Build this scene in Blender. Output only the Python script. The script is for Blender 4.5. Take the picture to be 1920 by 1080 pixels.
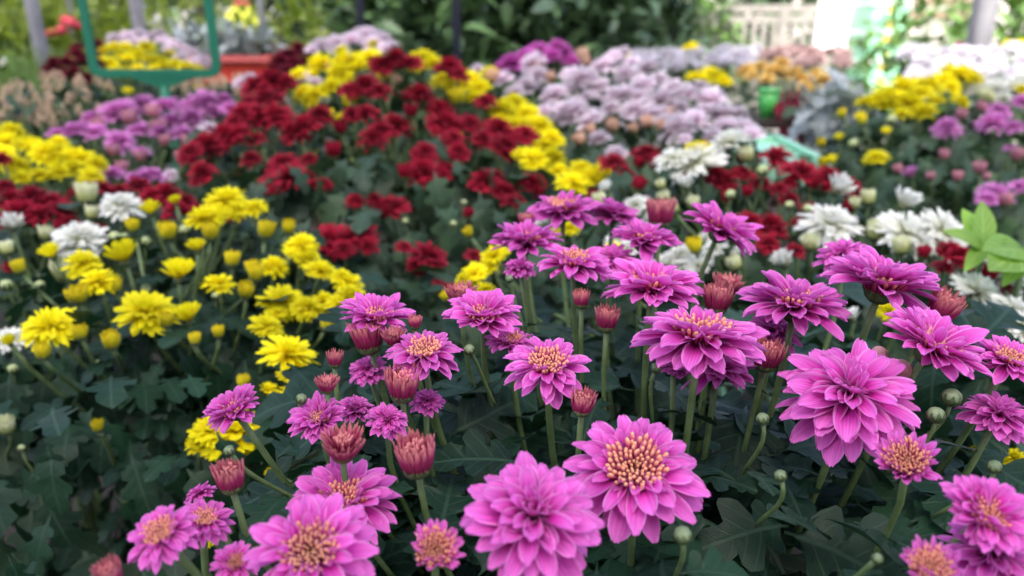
import bpy, math, random
import numpy as np
from mathutils import Vector, Matrix

random.seed(7)
RNG = np.random.default_rng(7)
R = math.radians
sc = bpy.context.scene
COL = sc.collection
for o in list(bpy.data.objects):
    bpy.data.objects.remove(o, do_unlink=True)

# ------------------------------------------------------------------ camera
F = 1478.0                       # focal length in pixels of a 1920 px wide picture
PITCH = R(20.0)
CAM = Vector((0.0, 0.0, 0.85))
cam_d = bpy.data.cameras.new('camera')
cam = bpy.data.objects.new('camera', cam_d)
COL.objects.link(cam)
cam.location = CAM
cam.rotation_euler = (R(90) - PITCH, 0, 0)
cam_d.sensor_width = 36.0
cam_d.lens = 36.0 * F / 1920.0
cam_d.clip_start = 0.01
cam_d.clip_end = 500.0
cam_d.dof.use_dof = True
cam_d.dof.focus_distance = 0.385
cam_d.dof.aperture_fstop = 6.6
sc.camera = cam

# ------------------------------------------------------------------ sky, sun, exposure
SUN_EL, SUN_AZ = R(52.0), R(188.0)        # azimuth measured from +Y clockwise: the sun stands behind the camera
world = bpy.data.worlds.new('World')
sc.world = world
world.use_nodes = True
wn = world.node_tree
wn.nodes.clear()
sky = wn.nodes.new('ShaderNodeTexSky')
sky.sky_type = 'NISHITA'
sky.sun_disc = False
sky.sun_elevation = SUN_EL
sky.sun_rotation = SUN_AZ
sky.air_density = 0.7
sky.dust_density = 5.0
sky.ozone_density = 0.6
bg = wn.nodes.new('ShaderNodeBackground')
bg.inputs['Strength'].default_value = 0.13
wo = wn.nodes.new('ShaderNodeOutputWorld')
wn.links.new(sky.outputs[0], bg.inputs[0])
wn.links.new(bg.outputs[0], wo.inputs[0])
sd = bpy.data.lights.new('sun', 'SUN')
sun = bpy.data.objects.new('sun', sd)
COL.objects.link(sun)
sd.energy = 2.4
sd.angle = R(0.53)
sd.color = (1.0, 0.95, 0.87)
to_sun = Vector((math.sin(SUN_AZ) * math.cos(SUN_EL), math.cos(SUN_AZ) * math.cos(SUN_EL), math.sin(SUN_EL)))
sun.rotation_euler = to_sun.to_track_quat('Z', 'Y').to_euler()
sun.location = to_sun * 40

vs = sc.view_settings
vs.view_transform = 'Standard'
vs.look = 'None'
vs.gamma = 1.0
vs.use_curve_mapping = False
vs.exposure = 2.25
sc.render.engine = 'CYCLES'
sc.cycles.use_denoising = True
sc.cycles.max_bounces = 8
sc.cycles.diffuse_bounces = 4
sc.cycles.transmission_bounces = 4
sc.cycles.sample_clamp_indirect = 8.0

# ------------------------------------------------------------------ geometry helpers
SP, CP = math.sin(PITCH), math.cos(PITCH)
FWD = Vector((0, CP, -SP))
UPV = Vector((0, SP, CP))


def P(px, py, d):
    """World point seen at photo pixel (px, py), d metres in front of the camera."""
    return CAM + d * (FWD + Vector(((px - 960) / F, 0, 0)) - UPV * ((py - 540) / F))


def depth_for(py, h):
    """Depth at which the ray through row py has dropped h metres below the camera."""
    return h / max(SP + CP * (py - 540) / F, 0.03)


def lerp(a, b, t):
    return a + (b - a) * t


def ramp(y, y0, v0, y1, v1):
    t = min(1.0, max(0.0, (y - y0) / (y1 - y0)))
    return v0 + (v1 - v0) * t


class MB:
    """Collects pieces (verts, faces, uv, material index) into one mesh."""
    def __init__(self):
        self.v, self.f, self.uv, self.mi, self.n = [], [], [], [], 0

    def add(self, v, f, uv=None, mi=0, M=None):
        v = np.asarray(v, dtype=float)
        if M is not None:
            M = np.asarray(M, dtype=float)
            v = v @ M[:3, :3].T + M[:3, 3]
        self.v.append(v)
        self.uv.append(np.asarray(uv, dtype=float) if uv is not None else np.zeros((len(v), 2)))
        for q in f:
            self.f.append([i + self.n for i in q])
        self.mi += [mi] * len(f)
        self.n += len(v)
        return self

    def mesh(self, name, mats, smooth=True):
        me = bpy.data.meshes.new(name)
        v = np.concatenate(self.v)
        me.from_pydata(v.tolist(), [], self.f)
        uv = np.concatenate(self.uv)
        lay = me.uv_layers.new(name='UVMap')
        li = np.empty(len(me.loops), dtype=np.int32)
        me.loops.foreach_get('vertex_index', li)
        lay.data.foreach_set('uv', uv[li].ravel())
        for m in (mats if isinstance(mats, (list, tuple)) else [mats]):
            me.materials.append(m)
        me.polygons.foreach_set('material_index', self.mi)
        me.polygons.foreach_set('use_smooth', [smooth] * len(me.polygons))
        me.update()
        return me


WM = {}


def put(name, data, parent=None, W=None, label=None, cat=None, group=None, kind=None):
    """Link an object with world matrix W, below parent."""
    o = bpy.data.objects.new(name, data)
    COL.objects.link(o)
    W = W if W is not None else Matrix.Identity(4)
    WM[o] = W
    if parent is not None:
        o.parent = parent
        o.matrix_basis = WM[parent].inverted() @ W
    else:
        o.matrix_basis = W
    if label: o['label'] = label
    if cat: o['category'] = cat
    if group: o['group'] = group
    if kind: o['kind'] = kind
    return o


def thing(name, loc, label, cat, group=None):
    return put(name, None, None, Matrix.Translation(loc), label, cat, group)


def frame(pos, z, spin=0.0, s=1.0):
    """Matrix at pos whose local z axis is z."""
    q = Vector(z).to_track_quat('Z', 'Y').to_matrix().to_4x4()
    return Matrix.Translation(pos) @ q @ Matrix.Rotation(spin, 4, 'Z') @ Matrix.Diagonal((s, s, s, 1))


def frame_xz(pos, x, z, s=1.0):
    x = Vector(x).normalized()
    z = Vector(z)
    y = z.cross(x)
    if y.length < 1e-5:
        y = Vector((0, 1, 0.1)).cross(x)
    y.normalize()
    z = x.cross(y)
    M = Matrix((x, y, z)).transposed().to_4x4()
    return Matrix.Translation(pos) @ M @ Matrix.Diagonal((s, s, s, 1))


def tube(points, radii, sides=7, caps=True):
    pts = [Vector(p) for p in points]
    n = len(pts)
    v, f, uv = [], [], []
    prev = None
    for i, p in enumerate(pts):
        t = (pts[min(i + 1, n - 1)] - pts[max(i - 1, 0)]).normalized()
        a = prev - t * prev.dot(t) if prev is not None else (Vector((1, 0, 0)) if abs(t.x) < 0.9 else Vector((0, 1, 0))).cross(t)
        a.normalize()
        b = t.cross(a)
        prev = a
        r = radii[i] if isinstance(radii, (list, tuple)) else radii
        for k in range(sides):
            an = 2 * math.pi * k / sides
            q = p + (a * math.cos(an) + b * math.sin(an)) * r
            v.append(q[:])
            uv.append((k / sides, i / (n - 1)))
    for i in range(n - 1):
        for k in range(sides):
            k2 = (k + 1) % sides
            f.append([i * sides + k, i * sides + k2, (i + 1) * sides + k2, (i + 1) * sides + k])
    if caps:
        f.append(list(range(sides))[::-1])
        f.append([(n - 1) * sides + k for k in range(sides)])
    return v, f, uv


def bez(a, b, c, d, n):
    out = []
    for i in range(n):
        t = i / (n - 1)
        s = 1 - t
        out.append(a * s ** 3 + b * 3 * s * s * t + c * 3 * s * t * t + d * t ** 3)
    return out


def box(x0, x1, y0, y1, z0, z1):
    v = [(x, y, z) for x in (x0, x1) for y in (y0, y1) for z in (z0, z1)]
    f = [[0, 1, 3, 2], [4, 6, 7, 5], [0, 4, 5, 1], [2, 3, 7, 6], [0, 2, 6, 4], [1, 5, 7, 3]]
    return v, f


def lathe(profile, sides=12, lobes=0, amp=0.0):
    v, f, uv = [], [], []
    n = len(profile)
    for i, (r, z) in enumerate(profile):
        for k in range(sides):
            a = 2 * math.pi * k / sides
            rr = r * (1 + amp * math.cos(lobes * a)) if lobes else r
            v.append((rr * math.cos(a), rr * math.sin(a), z))
            uv.append((k / sides, i / (n - 1)))
    for i in range(n - 1):
        for k in range(sides):
            k2 = (k + 1) % sides
            f.append([i * sides + k, i * sides + k2, (i + 1) * sides + k2, (i + 1) * sides + k])
    f.append(list(range(sides))[::-1])
    f.append([(n - 1) * sides + k for k in range(sides)])
    return v, f, uv


# ------------------------------------------------------------------ materials
def new_mat(name):
    m = bpy.data.materials.new(name)
    m.use_nodes = True
    nt = m.node_tree
    nt.nodes.clear()
    return m, nt, nt.nodes.new, nt.links.new


def petal_mat(name, base, mid, tip, edge=None, stripe=0.25, trans=0.28, rough=0.5, rnd=0.10, mid_at=0.45, tip_at=0.95):
    """Petal: colour runs from base to tip along the petal (uv v), fine lengthwise veins, paler rim."""
    m, nt, N, L = new_mat(name)
    uv = N('ShaderNodeUVMap')
    sep = N('ShaderNodeSeparateXYZ'); L(uv.outputs[0], sep.inputs[0])
    cr = N('ShaderNodeValToRGB')
    e = cr.color_ramp.elements
    e[0].position, e[0].color = 0.0, (*base, 1)
    e[1].position, e[1].color = mid_at, (*mid, 1)
    x = e.new(tip_at); x.color = (*tip, 1)
    L(sep.outputs[1], cr.inputs[0])
    mp = N('ShaderNodeMapping'); mp.inputs['Scale'].default_value = (26, 1.2, 1); L(uv.outputs[0], mp.inputs[0])
    oi = N('ShaderNodeObjectInfo')
    nz = N('ShaderNodeTexNoise'); nz.noise_dimensions = '4D'; nz.inputs['Scale'].default_value = 1.0; nz.inputs['Detail'].default_value = 3
    L(mp.outputs[0], nz.inputs['Vector'])
    ml = N('ShaderNodeMath'); ml.operation = 'MULTIPLY'; ml.inputs[1].default_value = 40; L(oi.outputs['Random'], ml.inputs[0]); L(ml.outputs[0], nz.inputs['W'])
    mr = N('ShaderNodeMapRange'); mr.inputs[1].default_value = 0.35; mr.inputs[2].default_value = 0.65
    mr.inputs[3].default_value = 1 - stripe; mr.inputs[4].default_value = 1 + stripe * 0.5
    L(nz.outputs[0], mr.inputs[0])
    # rim
    a = N('ShaderNodeMath'); a.operation = 'SUBTRACT'; a.inputs[1].default_value = 0.5; L(sep.outputs[0], a.inputs[0])
    b = N('ShaderNodeMath'); b.operation = 'ABSOLUTE'; L(a.outputs[0], b.inputs[0])
    c = N('ShaderNodeMapRange'); c.inputs[1].default_value = 0.38; c.inputs[2].default_value = 0.5; c.inputs[4].default_value = 0.7; L(b.outputs[0], c.inputs[0])
    mixe = N('ShaderNodeMix'); mixe.data_type = 'RGBA'; L(c.outputs[0], mixe.inputs[0]); L(cr.outputs[0], mixe.inputs[6])
    mixe.inputs[7].default_value = (*(edge or tip), 1)
    r2 = N('ShaderNodeMapRange'); r2.inputs[3].default_value = 1 - rnd; r2.inputs[4].default_value = 1 + rnd; L(oi.outputs['Random'], r2.inputs[0])
    mm = N('ShaderNodeMath'); mm.operation = 'MULTIPLY'; L(mr.outputs[0], mm.inputs[0]); L(r2.outputs[0], mm.inputs[1])
    vm = N('ShaderNodeVectorMath'); vm.operation = 'SCALE'; L(mixe.outputs[2], vm.inputs[0]); L(mm.outputs[0], vm.inputs['Scale'])
    p = N('ShaderNodeBsdfPrincipled'); p.inputs['Roughness'].default_value = rough
    p.inputs['Specular IOR Level'].default_value = 0.14
    p.inputs['Sheen Weight'].default_value = 0.04
    L(vm.outputs[0], p.inputs['Base Color'])
    bp = N('ShaderNodeBump'); bp.inputs['Strength'].default_value = 0.25; bp.inputs['Distance'].default_value = 0.002
    L(nz.outputs[0], bp.inputs['Height']); L(bp.outputs[0], p.inputs['Normal'])
    t = N('ShaderNodeBsdfTranslucent'); L(vm.outputs[0], t.inputs[0])
    ms = N('ShaderNodeMixShader'); ms.inputs[0].default_value = trans
    L(p.outputs[0], ms.inputs[1]); L(t.outputs[0], ms.inputs[2])
    out = N('ShaderNodeOutputMaterial'); L(ms.outputs[0], out.inputs[0])
    return m


def leaf_mat(name, dark, light, vein, rough=0.42, trans=0.12, spec=0.5, vscale=7):
    m, nt, N, L = new_mat(name)
    uv = N('ShaderNodeUVMap')
    sep = N('ShaderNodeSeparateXYZ'); L(uv.outputs[0], sep.inputs[0])
    a = N('ShaderNodeMath'); a.operation = 'SUBTRACT'; a.inputs[1].default_value = 0.5; L(sep.outputs[0], a.inputs[0])
    b = N('ShaderNodeMath'); b.operation = 'ABSOLUTE'; L(a.outputs[0], b.inputs[0])
    mid = N('ShaderNodeMapRange'); mid.inputs[1].default_value = 0.008; mid.inputs[2].default_value = 0.026; mid.inputs[3].default_value = 1; mid.inputs[4].default_value = 0; L(b.outputs[0], mid.inputs[0])
    # side veins: stripes slanted towards the tip
    s1 = N('ShaderNodeMath'); s1.operation = 'MULTIPLY_ADD'; s1.inputs[1].default_value = -0.8; L(b.outputs[0], s1.inputs[0]); L(sep.outputs[1], s1.inputs[2])
    s2 = N('ShaderNodeMath'); s2.operation = 'MULTIPLY'; s2.inputs[1].default_value = vscale; L(s1.outputs[0], s2.inputs[0])
    s3 = N('ShaderNodeMath'); s3.operation = 'FRACT'; L(s2.outputs[0], s3.inputs[0])
    s4 = N('ShaderNodeMath'); s4.operation = 'SUBTRACT'; s4.inputs[1].default_value = 0.5; L(s3.outputs[0], s4.inputs[0])
    s5 = N('ShaderNodeMath'); s5.operation = 'ABSOLUTE'; L(s4.outputs[0], s5.inputs[0])
    sv = N('ShaderNodeMapRange'); sv.inputs[1].default_value = 0.02; sv.inputs[2].default_value = 0.1; sv.inputs[3].default_value = 0.6; sv.inputs[4].default_value = 0; L(s5.outputs[0], sv.inputs[0])
    mx = N('ShaderNodeMath'); mx.operation = 'MAXIMUM'; L(mid.outputs[0], mx.inputs[0]); L(sv.outputs[0], mx.inputs[1])
    tc = N('ShaderNodeTexCoord')
    oi = N('ShaderNodeObjectInfo')
    geo = N('ShaderNodeNewGeometry')
    nz = N('ShaderNodeTexNoise'); nz.inputs['Scale'].default_value = 18; nz.inputs['Detail'].default_value = 4; L(geo.outputs['Position'], nz.inputs['Vector'])
    mr = N('ShaderNodeMapRange'); mr.inputs[1].default_value = 0.35; mr.inputs[2].default_value = 0.68; L(nz.outputs[0], mr.inputs[0])
    mix = N('ShaderNodeMix'); mix.data_type = 'RGBA'; mix.inputs[6].default_value = (*dark, 1); mix.inputs[7].default_value = (*light, 1); L(mr.outputs[0], mix.inputs[0])
    isl = N('ShaderNodeMath'); isl.operation = 'ADD'; L(oi.outputs['Random'], isl.inputs[0]); L(geo.outputs['Random Per Island'], isl.inputs[1])
    r2 = N('ShaderNodeMapRange'); r2.inputs[2].default_value = 2.0; r2.inputs[3].default_value = 0.55; r2.inputs[4].default_value = 1.45; L(isl.outputs[0], r2.inputs[0])
    fr_ = N('ShaderNodeMapRange'); fr_.inputs[1].default_value = 1.25; fr_.inputs[2].default_value = 1.9; fr_.inputs[4].default_value = .7; L(isl.outputs[0], fr_.inputs[0])
    fm = N('ShaderNodeMix'); fm.data_type = 'RGBA'; fm.inputs[7].default_value = (light[0] * 1.3, light[1] * 1.45, light[2] * .8, 1); L(fr_.outputs[0], fm.inputs[0]); L(mix.outputs[2], fm.inputs[6])
    vm = N('ShaderNodeVectorMath'); vm.operation = 'SCALE'; L(fm.outputs[2], vm.inputs[0]); L(r2.outputs[0], vm.inputs['Scale'])
    mv = N('ShaderNodeMix'); mv.data_type = 'RGBA'; mv.inputs[7].default_value = (*vein, 1); L(mx.outputs[0], mv.inputs[0]); L(vm.outputs[0], mv.inputs[6])
    p = N('ShaderNodeBsdfPrincipled')
    p.inputs['Specular IOR Level'].default_value = spec
    L(mv.outputs[2], p.inputs['Base Color'])
    n2 = N('ShaderNodeTexNoise'); n2.inputs['Scale'].default_value = 900; n2.inputs['Detail'].default_value = 2; L(geo.outputs['Position'], n2.inputs['Vector'])
    rr = N('ShaderNodeMapRange'); rr.inputs[3].default_value = rough - 0.1; rr.inputs[4].default_value = rough + 0.15; L(n2.outputs[0], rr.inputs[0]); L(rr.outputs[0], p.inputs['Roughness'])
    hs = N('ShaderNodeMath'); hs.operation = 'MULTIPLY_ADD'; hs.inputs[1].default_value = -1.2; L(mx.outputs[0], hs.inputs[0]); L(n2.outputs[0], hs.inputs[2])
    bp = N('ShaderNodeBump'); bp.inputs['Strength'].default_value = 0.2; bp.inputs['Distance'].default_value = 0.001
    L(hs.outputs[0], bp.inputs['Height']); L(bp.outputs[0], p.inputs['Normal'])
    t = N('ShaderNodeBsdfTranslucent'); t.inputs[0].default_value = (light[0] * 1.6, light[1] * 1.8, light[2], 1)
    ms = N('ShaderNodeMixShader'); ms.inputs[0].default_value = trans
    L(p.outputs[0], ms.inputs[1]); L(t.outputs[0], ms.inputs[2])
    out = N('ShaderNodeOutputMaterial'); L(ms.outputs[0], out.inputs[0])
    return m


def plain_mat(name, c1, c2=None, rough=0.6, scale=30, bump=0.0, metal=0.0, detail=4):
    m, nt, N, L = new_mat(name)
    p = N('ShaderNodeBsdfPrincipled'); p.inputs['Roughness'].default_value = rough; p.inputs['Metallic'].default_value = metal
    geo = N('ShaderNodeNewGeometry')
    nz = N('ShaderNodeTexNoise'); nz.inputs['Scale'].default_value = scale; nz.inputs['Detail'].default_value = detail
    L(geo.outputs['Position'], nz.inputs['Vector'])
    mr = N('ShaderNodeMapRange'); mr.inputs[1].default_value = 0.3; mr.inputs[2].default_value = 0.7; L(nz.outputs[0], mr.inputs[0])
    mix = N('ShaderNodeMix'); mix.data_type = 'RGBA'; mix.inputs[6].default_value = (*c1, 1); mix.inputs[7].default_value = (*(c2 or c1), 1)
    L(mr.outputs[0], mix.inputs[0]); L(mix.outputs[2], p.inputs['Base Color'])
    if bump:
        bp = N('ShaderNodeBump'); bp.inputs['Strength'].default_value = bump; bp.inputs['Distance'].default_value = 0.01
        L(nz.outputs[0], bp.inputs['Height']); L(bp.outputs[0], p.inputs['Normal'])
    out = N('ShaderNodeOutputMaterial'); L(p.outputs[0], out.inputs[0])
    return m


M_PINK = petal_mat('pink_petal', (0.26, 0.002, 0.08), (0.66, 0.040, 0.42), (0.84, 0.21, 0.68), edge=(0.88, 0.46, 0.80), stripe=0.30, trans=0.3, mid_at=0.5, tip_at=1.0)  # own deeper base, darkened further to paint in the shade between petals
M_FLORET = petal_mat('apricot_floret', (0.30, 0.006, 0.07), (0.62, 0.07, 0.20), (0.90, 0.47, 0.27), edge=(0.50, 0.34, 0.10), stripe=0.1, trans=0.2, mid_at=.72, tip_at=.98)
M_CUP = petal_mat('rosy_half_open_petal', (0.26, 0.010, 0.06), (0.48, 0.035, 0.15), (0.78, 0.30, 0.28), edge=(0.68, 0.16, 0.28), stripe=0.25, trans=0.2, mid_at=.62, tip_at=1.0)
M_CUPPALE = petal_mat('pale_closed_petal', (0.40, 0.12, 0.13), (0.62, 0.26, 0.29), (0.70, 0.36, 0.34), stripe=0.2, trans=0.15)
M_YELLOW = petal_mat('yellow_petal', (0.74, 0.56, 0.0), (0.86, 0.74, 0.004), (0.90, 0.84, 0.014), stripe=0.12, trans=0.35, rnd=0.2)
M_YELBUD = petal_mat('greenish_yellow_petal', (0.28, 0.34, 0.03), (0.68, 0.60, 0.02), (0.82, 0.68, 0.02), stripe=0.15, trans=0.2)
M_CREAM = petal_mat('cream_petal', (0.42, 0.50, 0.12), (0.68, 0.72, 0.30), (0.80, 0.82, 0.55), stripe=0.1, trans=0.25)
M_WHITE = petal_mat('white_petal', (0.62, 0.66, 0.28), (0.79, 0.80, 0.68), (0.84, 0.85, 0.80), stripe=0.06, trans=0.3)
M_RED = petal_mat('dark_red_petal', (0.19, 0.003, 0.013), (0.27, 0.005, 0.021), (0.36, 0.009, 0.035), edge=(0.38, 0.014, 0.045), stripe=0.25, trans=0.2, rough=0.6, rnd=0.2)
M_WINE = petal_mat('wine_red_petal', (0.06, 0.002, 0.008), (0.13, 0.004, 0.018), (0.19, 0.008, 0.03), stripe=0.25, trans=0.15, rough=0.6)
M_PALE = petal_mat('pale_lilac_pink_petal', (0.64, 0.38, 0.46), (0.80, 0.65, 0.73), (0.84, 0.76, 0.81), stripe=0.1, trans=0.3, rnd=0.2)
M_PEACH = petal_mat('peach_bud_petal', (0.55, 0.22, 0.10), (0.76, 0.44, 0.28), (0.80, 0.54, 0.40), stripe=0.1, trans=0.2)
M_LILAC = petal_mat('purple_petal', (0.40, 0.06, 0.22), (0.60, 0.16, 0.48), (0.68, 0.29, 0.60), stripe=0.15, trans=0.25, rnd=0.2)
M_DUSKY = petal_mat('dusky_pink_petal', (0.34, 0.08, 0.10), (0.52, 0.18, 0.24), (0.62, 0.30, 0.36), stripe=0.15, trans=0.2)
M_GOLD = petal_mat('golden_petal', (0.60, 0.32, 0.04), (0.84, 0.58, 0.12), (0.86, 0.66, 0.26), stripe=0.12, trans=0.3)
M_MAGENTA = petal_mat('magenta_petal', (0.34, 0.01, 0.16), (0.58, 0.07, 0.40), (0.68, 0.18, 0.58), stripe=0.15, trans=0.25)
M_BEIGE = petal_mat('beige_bud_petal', (0.42, 0.28, 0.15), (0.62, 0.45, 0.30), (0.72, 0.54, 0.38), stripe=0.1, trans=0.15)
M_LEAF = leaf_mat('chrysanthemum_leaf', (0.006, 0.024, 0.012), (0.014, 0.044, 0.022), (0.026, 0.060, 0.034), spec=.20)
M_LEAF2 = leaf_mat('mid_green_leaf', (0.014, 0.038, 0.019), (0.034, 0.068, 0.034), (0.05, 0.085, 0.048), rough=0.5, spec=.32)
M_HEDGE = leaf_mat('hedge_leaf', (0.040, 0.080, 0.046), (0.10, 0.17, 0.085), (0.10, 0.15, 0.08), rough=0.35)
M_LIME = leaf_mat('lime_green_leaf', (0.16, 0.30, 0.04), (0.24, 0.42, 0.06), (0.36, 0.52, 0.16), rough=0.5, trans=0.3, vscale=5)
M_YGREEN = leaf_mat('yellow_green_leaf', (0.14, 0.20, 0.03), (0.32, 0.38, 0.07), (0.36, 0.42, 0.14), rough=0.5, trans=0.3)
M_GRASS = leaf_mat('grass_leaf', (0.05, 0.11, 0.025), (0.10, 0.18, 0.04), (0.12, 0.2, 0.06), rough=0.5, trans=0.2)
M_SILVER = leaf_mat('silver_leaf', (0.22, 0.26, 0.27), (0.36, 0.40, 0.42), (0.42, 0.46, 0.46), rough=0.7, trans=0.1)
M_STEM = plain_mat('green_stem', (0.07, 0.12, 0.035), (0.13, 0.19, 0.07), rough=0.5, scale=120)
M_CALYX = plain_mat('green_calyx', (0.035, 0.055, 0.015), (0.075, 0.10, 0.03), rough=0.55, scale=250)
M_BUD = plain_mat('green_bud', (0.10, 0.15, 0.06), (0.19, 0.24, 0.12), rough=0.45, scale=160)
M_LBUD = plain_mat('pale_green_bud', (0.30, 0.38, 0.14), (0.46, 0.52, 0.26), rough=0.5, scale=160)
M_BUD2 = plain_mat('dark_green_sepal', (0.03, 0.055, 0.018), (0.075, 0.105, 0.04), rough=0.5, scale=200)
M_CUPPALE2 = petal_mat('pinkish_green_petal', (0.22, 0.16, 0.08), (0.50, 0.24, 0.22), (0.64, 0.30, 0.32), stripe=0.2, trans=0.15)
M_BARK = plain_mat('dark_bark', (0.02, 0.017, 0.015), (0.045, 0.038, 0.03), rough=0.9, scale=20, bump=0.5)


# ------------------------------------------------------------------ petals, florets, leaves
def petal_geo(nx, ny, W=0.36, base=0.35, th0=0.2, th1=-0.3, cup=0.35, notch=0.02, twist=0.0, seed=0, tiplen=0.05):
    """Unit-length petal along +x; th0/th1 are the rise angles at its base and tip."""
    rg = random.Random(seed)
    ph = rg.uniform(0, 6.28)
    v, uv, f = [], [], []
    xs, zs, th = [0.0], [0.0], [th0]
    K = 24
    for i in range(1, K + 1):
        t = i / K
        a = th0 + (th1 - th0) * t ** 1.3
        xs.append(xs[-1] + math.cos(a) / K)
        zs.append(zs[-1] + math.sin(a) / K)
        th.append(a)
    for j in range(ny + 1):
        for i in range(nx + 1):
            u = -1 + 2 * i / nx
            tl = 1 - tiplen * abs(u) ** 2.2 + notch * math.cos(3 * math.pi * u + ph)
            tt = 1 - (1 - j / ny) ** 1.45
            t = tt * tl
            k = min(K, max(0, t * K))
            k0 = int(min(K - 1, k)); fr = k - k0
            x = lerp(xs[k0], xs[k0 + 1], fr); z = lerp(zs[k0], zs[k0 + 1], fr); a = lerp(th[k0], th[k0 + 1], fr)
            w = W * 0.5 * (base + (1 - base) * math.sin(min(1, tt / 0.66) * math.pi / 2) ** 1.1)
            if tt > 0.66:
                w *= math.sqrt(max(0.0, 1 - 0.86 * ((tt - 0.66) / 0.34) ** 2.2))
            c = cup * (1.15 - 0.75 * tt) * W * 0.5
            h = c * u * u + 0.012 * math.sin(5 * u + 7 * tt + ph) * tt
            yy = u * w * (1 - 0.18 * cup * abs(u))
            ta = twist * tt
            yy2, h2 = yy * math.cos(ta) - h * math.sin(ta), yy * math.sin(ta) + h * math.cos(ta)
            v.append((x - math.sin(a) * h2, yy2, z + math.cos(a) * h2))
            uv.append(((u + 1) / 2, tt))
    for j in range(ny):
        for i in range(nx):
            q = j * (nx + 1) + i
            f.append([q, q + 1, q + nx + 2, q + nx + 1])
    return v, f, uv


def floret_geo(fat=0.035, curl=0.1, sides=5):
    """Unit-length tubular floret along +z with a swollen tip."""
    prof = [(0.5, 0.0), (0.62, 0.45), (1.0, 0.80), (0.85, 0.93), (0.35, 1.0)]
    v, f, uv = [], [], []
    for i, (r, z) in enumerate(prof):
        for k in range(sides):
            a = 2 * math.pi * k / sides
            v.append((r * fat * math.cos(a) + curl * z * z, r * fat * math.sin(a), z))
            uv.append((0.5, z))
    n = len(prof)
    for i in range(n - 1):
        for k in range(sides):
            k2 = (k + 1) % sides
            f.append([i * sides + k, i * sides + k2, (i + 1) * sides + k2, (i + 1) * sides + k])
    f.append([(n - 1) * sides + k for k in range(sides)])
    return v, f, uv


def pm(az, r0, z0, pitch, s, roll=0.0, sw=1.0):
    return (Matrix.Rotation(az, 4, 'Z') @ Matrix.Translation((r0, 0, z0)) @ Matrix.Rotation(-pitch, 4, 'Y')
            @ Matrix.Rotation(roll, 4, 'X') @ Matrix.Diagonal((s, s * sw, s, 1)))


# whorls: (count, base radius, base height, length, pitch deg, petal kind)
OPEN = [(16, .10, .00, .91, -8, 0), (15, .12, .03, .84, 5, 0), (14, .15, .05, .68, 18, 1), (12, .20, .06, .48, 35, 2), (11, .25, .07, .34, 54, 3)]
OPENFULL = [(17, .10, .00, .92, -3, 0), (16, .12, .03, .86, 9, 0), (15, .13, .05, .76, 20, 1), (13, .16, .07, .60, 33, 1), (13, .20, .08, .44, 48, 2), (10, .23, .08, .33, 60, 3)]
RISING = [(17, .10, .00, .90, 9, 0), (16, .12, .03, .85, 20, 0), (15, .14, .05, .74, 31, 1), (12, .18, .07, .58, 45, 2), (11, .23, .08, .38, 58, 3)]
DOUBLE = [(19, .05, .00, .98, -10, 0), (18, .05, .05, .93, 3, 0), (16, .05, .09, .83, 15, 1), (13, .05, .13, .68, 30, 1), (9, .05, .16, .52, 46, 2), (7, .03, .18, .40, 64, 2)]
HALF = [(17, .22, -.04, .84, 34, 4), (16, .26, .0, .76, 45, 4), (16, .30, .04, .62, 56, 4), (14, .33, .06, .52, 64, 3)]
KINDS = {0: dict(W=.39, base=.32, th0=.18, th1=-.30, cup=.50, notch=.022), 1: dict(W=.43, base=.38, th0=.18, th1=-.18, cup=.66, notch=.026),
         2: dict(W=.48, base=.45, th0=.15, th1=-.05, cup=.75, notch=.03), 3: dict(W=.36, base=.5, th0=.12, th1=.08, cup=.85, notch=.05),
         4: dict(W=.30, base=.45, th0=.12, th1=.20, cup=.7, notch=.02)}
_pg = {}


def petal_variant(kind, v, nx, ny):
    key = (kind, v, nx, ny)
    if key not in _pg:
        k = dict(KINDS[kind])
        rg = random.Random(kind * 10 + v)
        k['th1'] += rg.uniform(-.22, .2); k['th0'] += rg.uniform(-.08, .08)
        k['cup'] *= rg.uniform(.7, 1.25); k['W'] *= rg.uniform(.88, 1.1)
        _pg[key] = petal_geo(nx, ny, seed=kind * 10 + v, twist=rg.uniform(-.3, .3), **k)
    return _pg[key]


_pmesh = {}


def petal_mesh(kind, v):
    if (kind, v) not in _pmesh:
        g = petal_variant(kind, v, 8, 8)
        _pmesh[kind, v] = MB().add(*g[:2], g[2]).mesh('petal', M_PINK)
    return _pmesh[kind, v]


def whorl_places(spec, rg, droop=0.0, wild=1.0):
    """(petal kind, variant, matrix) of every petal; each head gets its own openness, lopsidedness and a few stray petals."""
    out = []
    opened, asym, asym_at = rg.gauss(0, 3.5) * wild, abs(rg.gauss(0, 7)) * wild, rg.uniform(0, 6.28)
    for wi, (n, r0, z0, ln, pitch, kind) in enumerate(spec):
        a0 = rg.uniform(0, 6.28)
        ls = rg.uniform(.94, 1.05)
        for i in range(n):
            az = a0 + 2 * math.pi * (i + rg.uniform(-.28, .28)) / n
            pt = pitch + opened + rg.gauss(0, 7.0) + asym * math.cos(az - asym_at) + (droop if wi < 2 else 0)
            l_ = ln * ls * rg.uniform(.84, 1.06)
            if rg.random() < .05 * wild: pt += rg.choice((-20, 15)); l_ *= rg.uniform(.7, 1.05)
            out.append((kind, rg.randrange(4), pm(az, r0, z0, R(pt), l_, R(rg.gauss(0, 13)), rg.uniform(.80, 1.16))))
    return out


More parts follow.
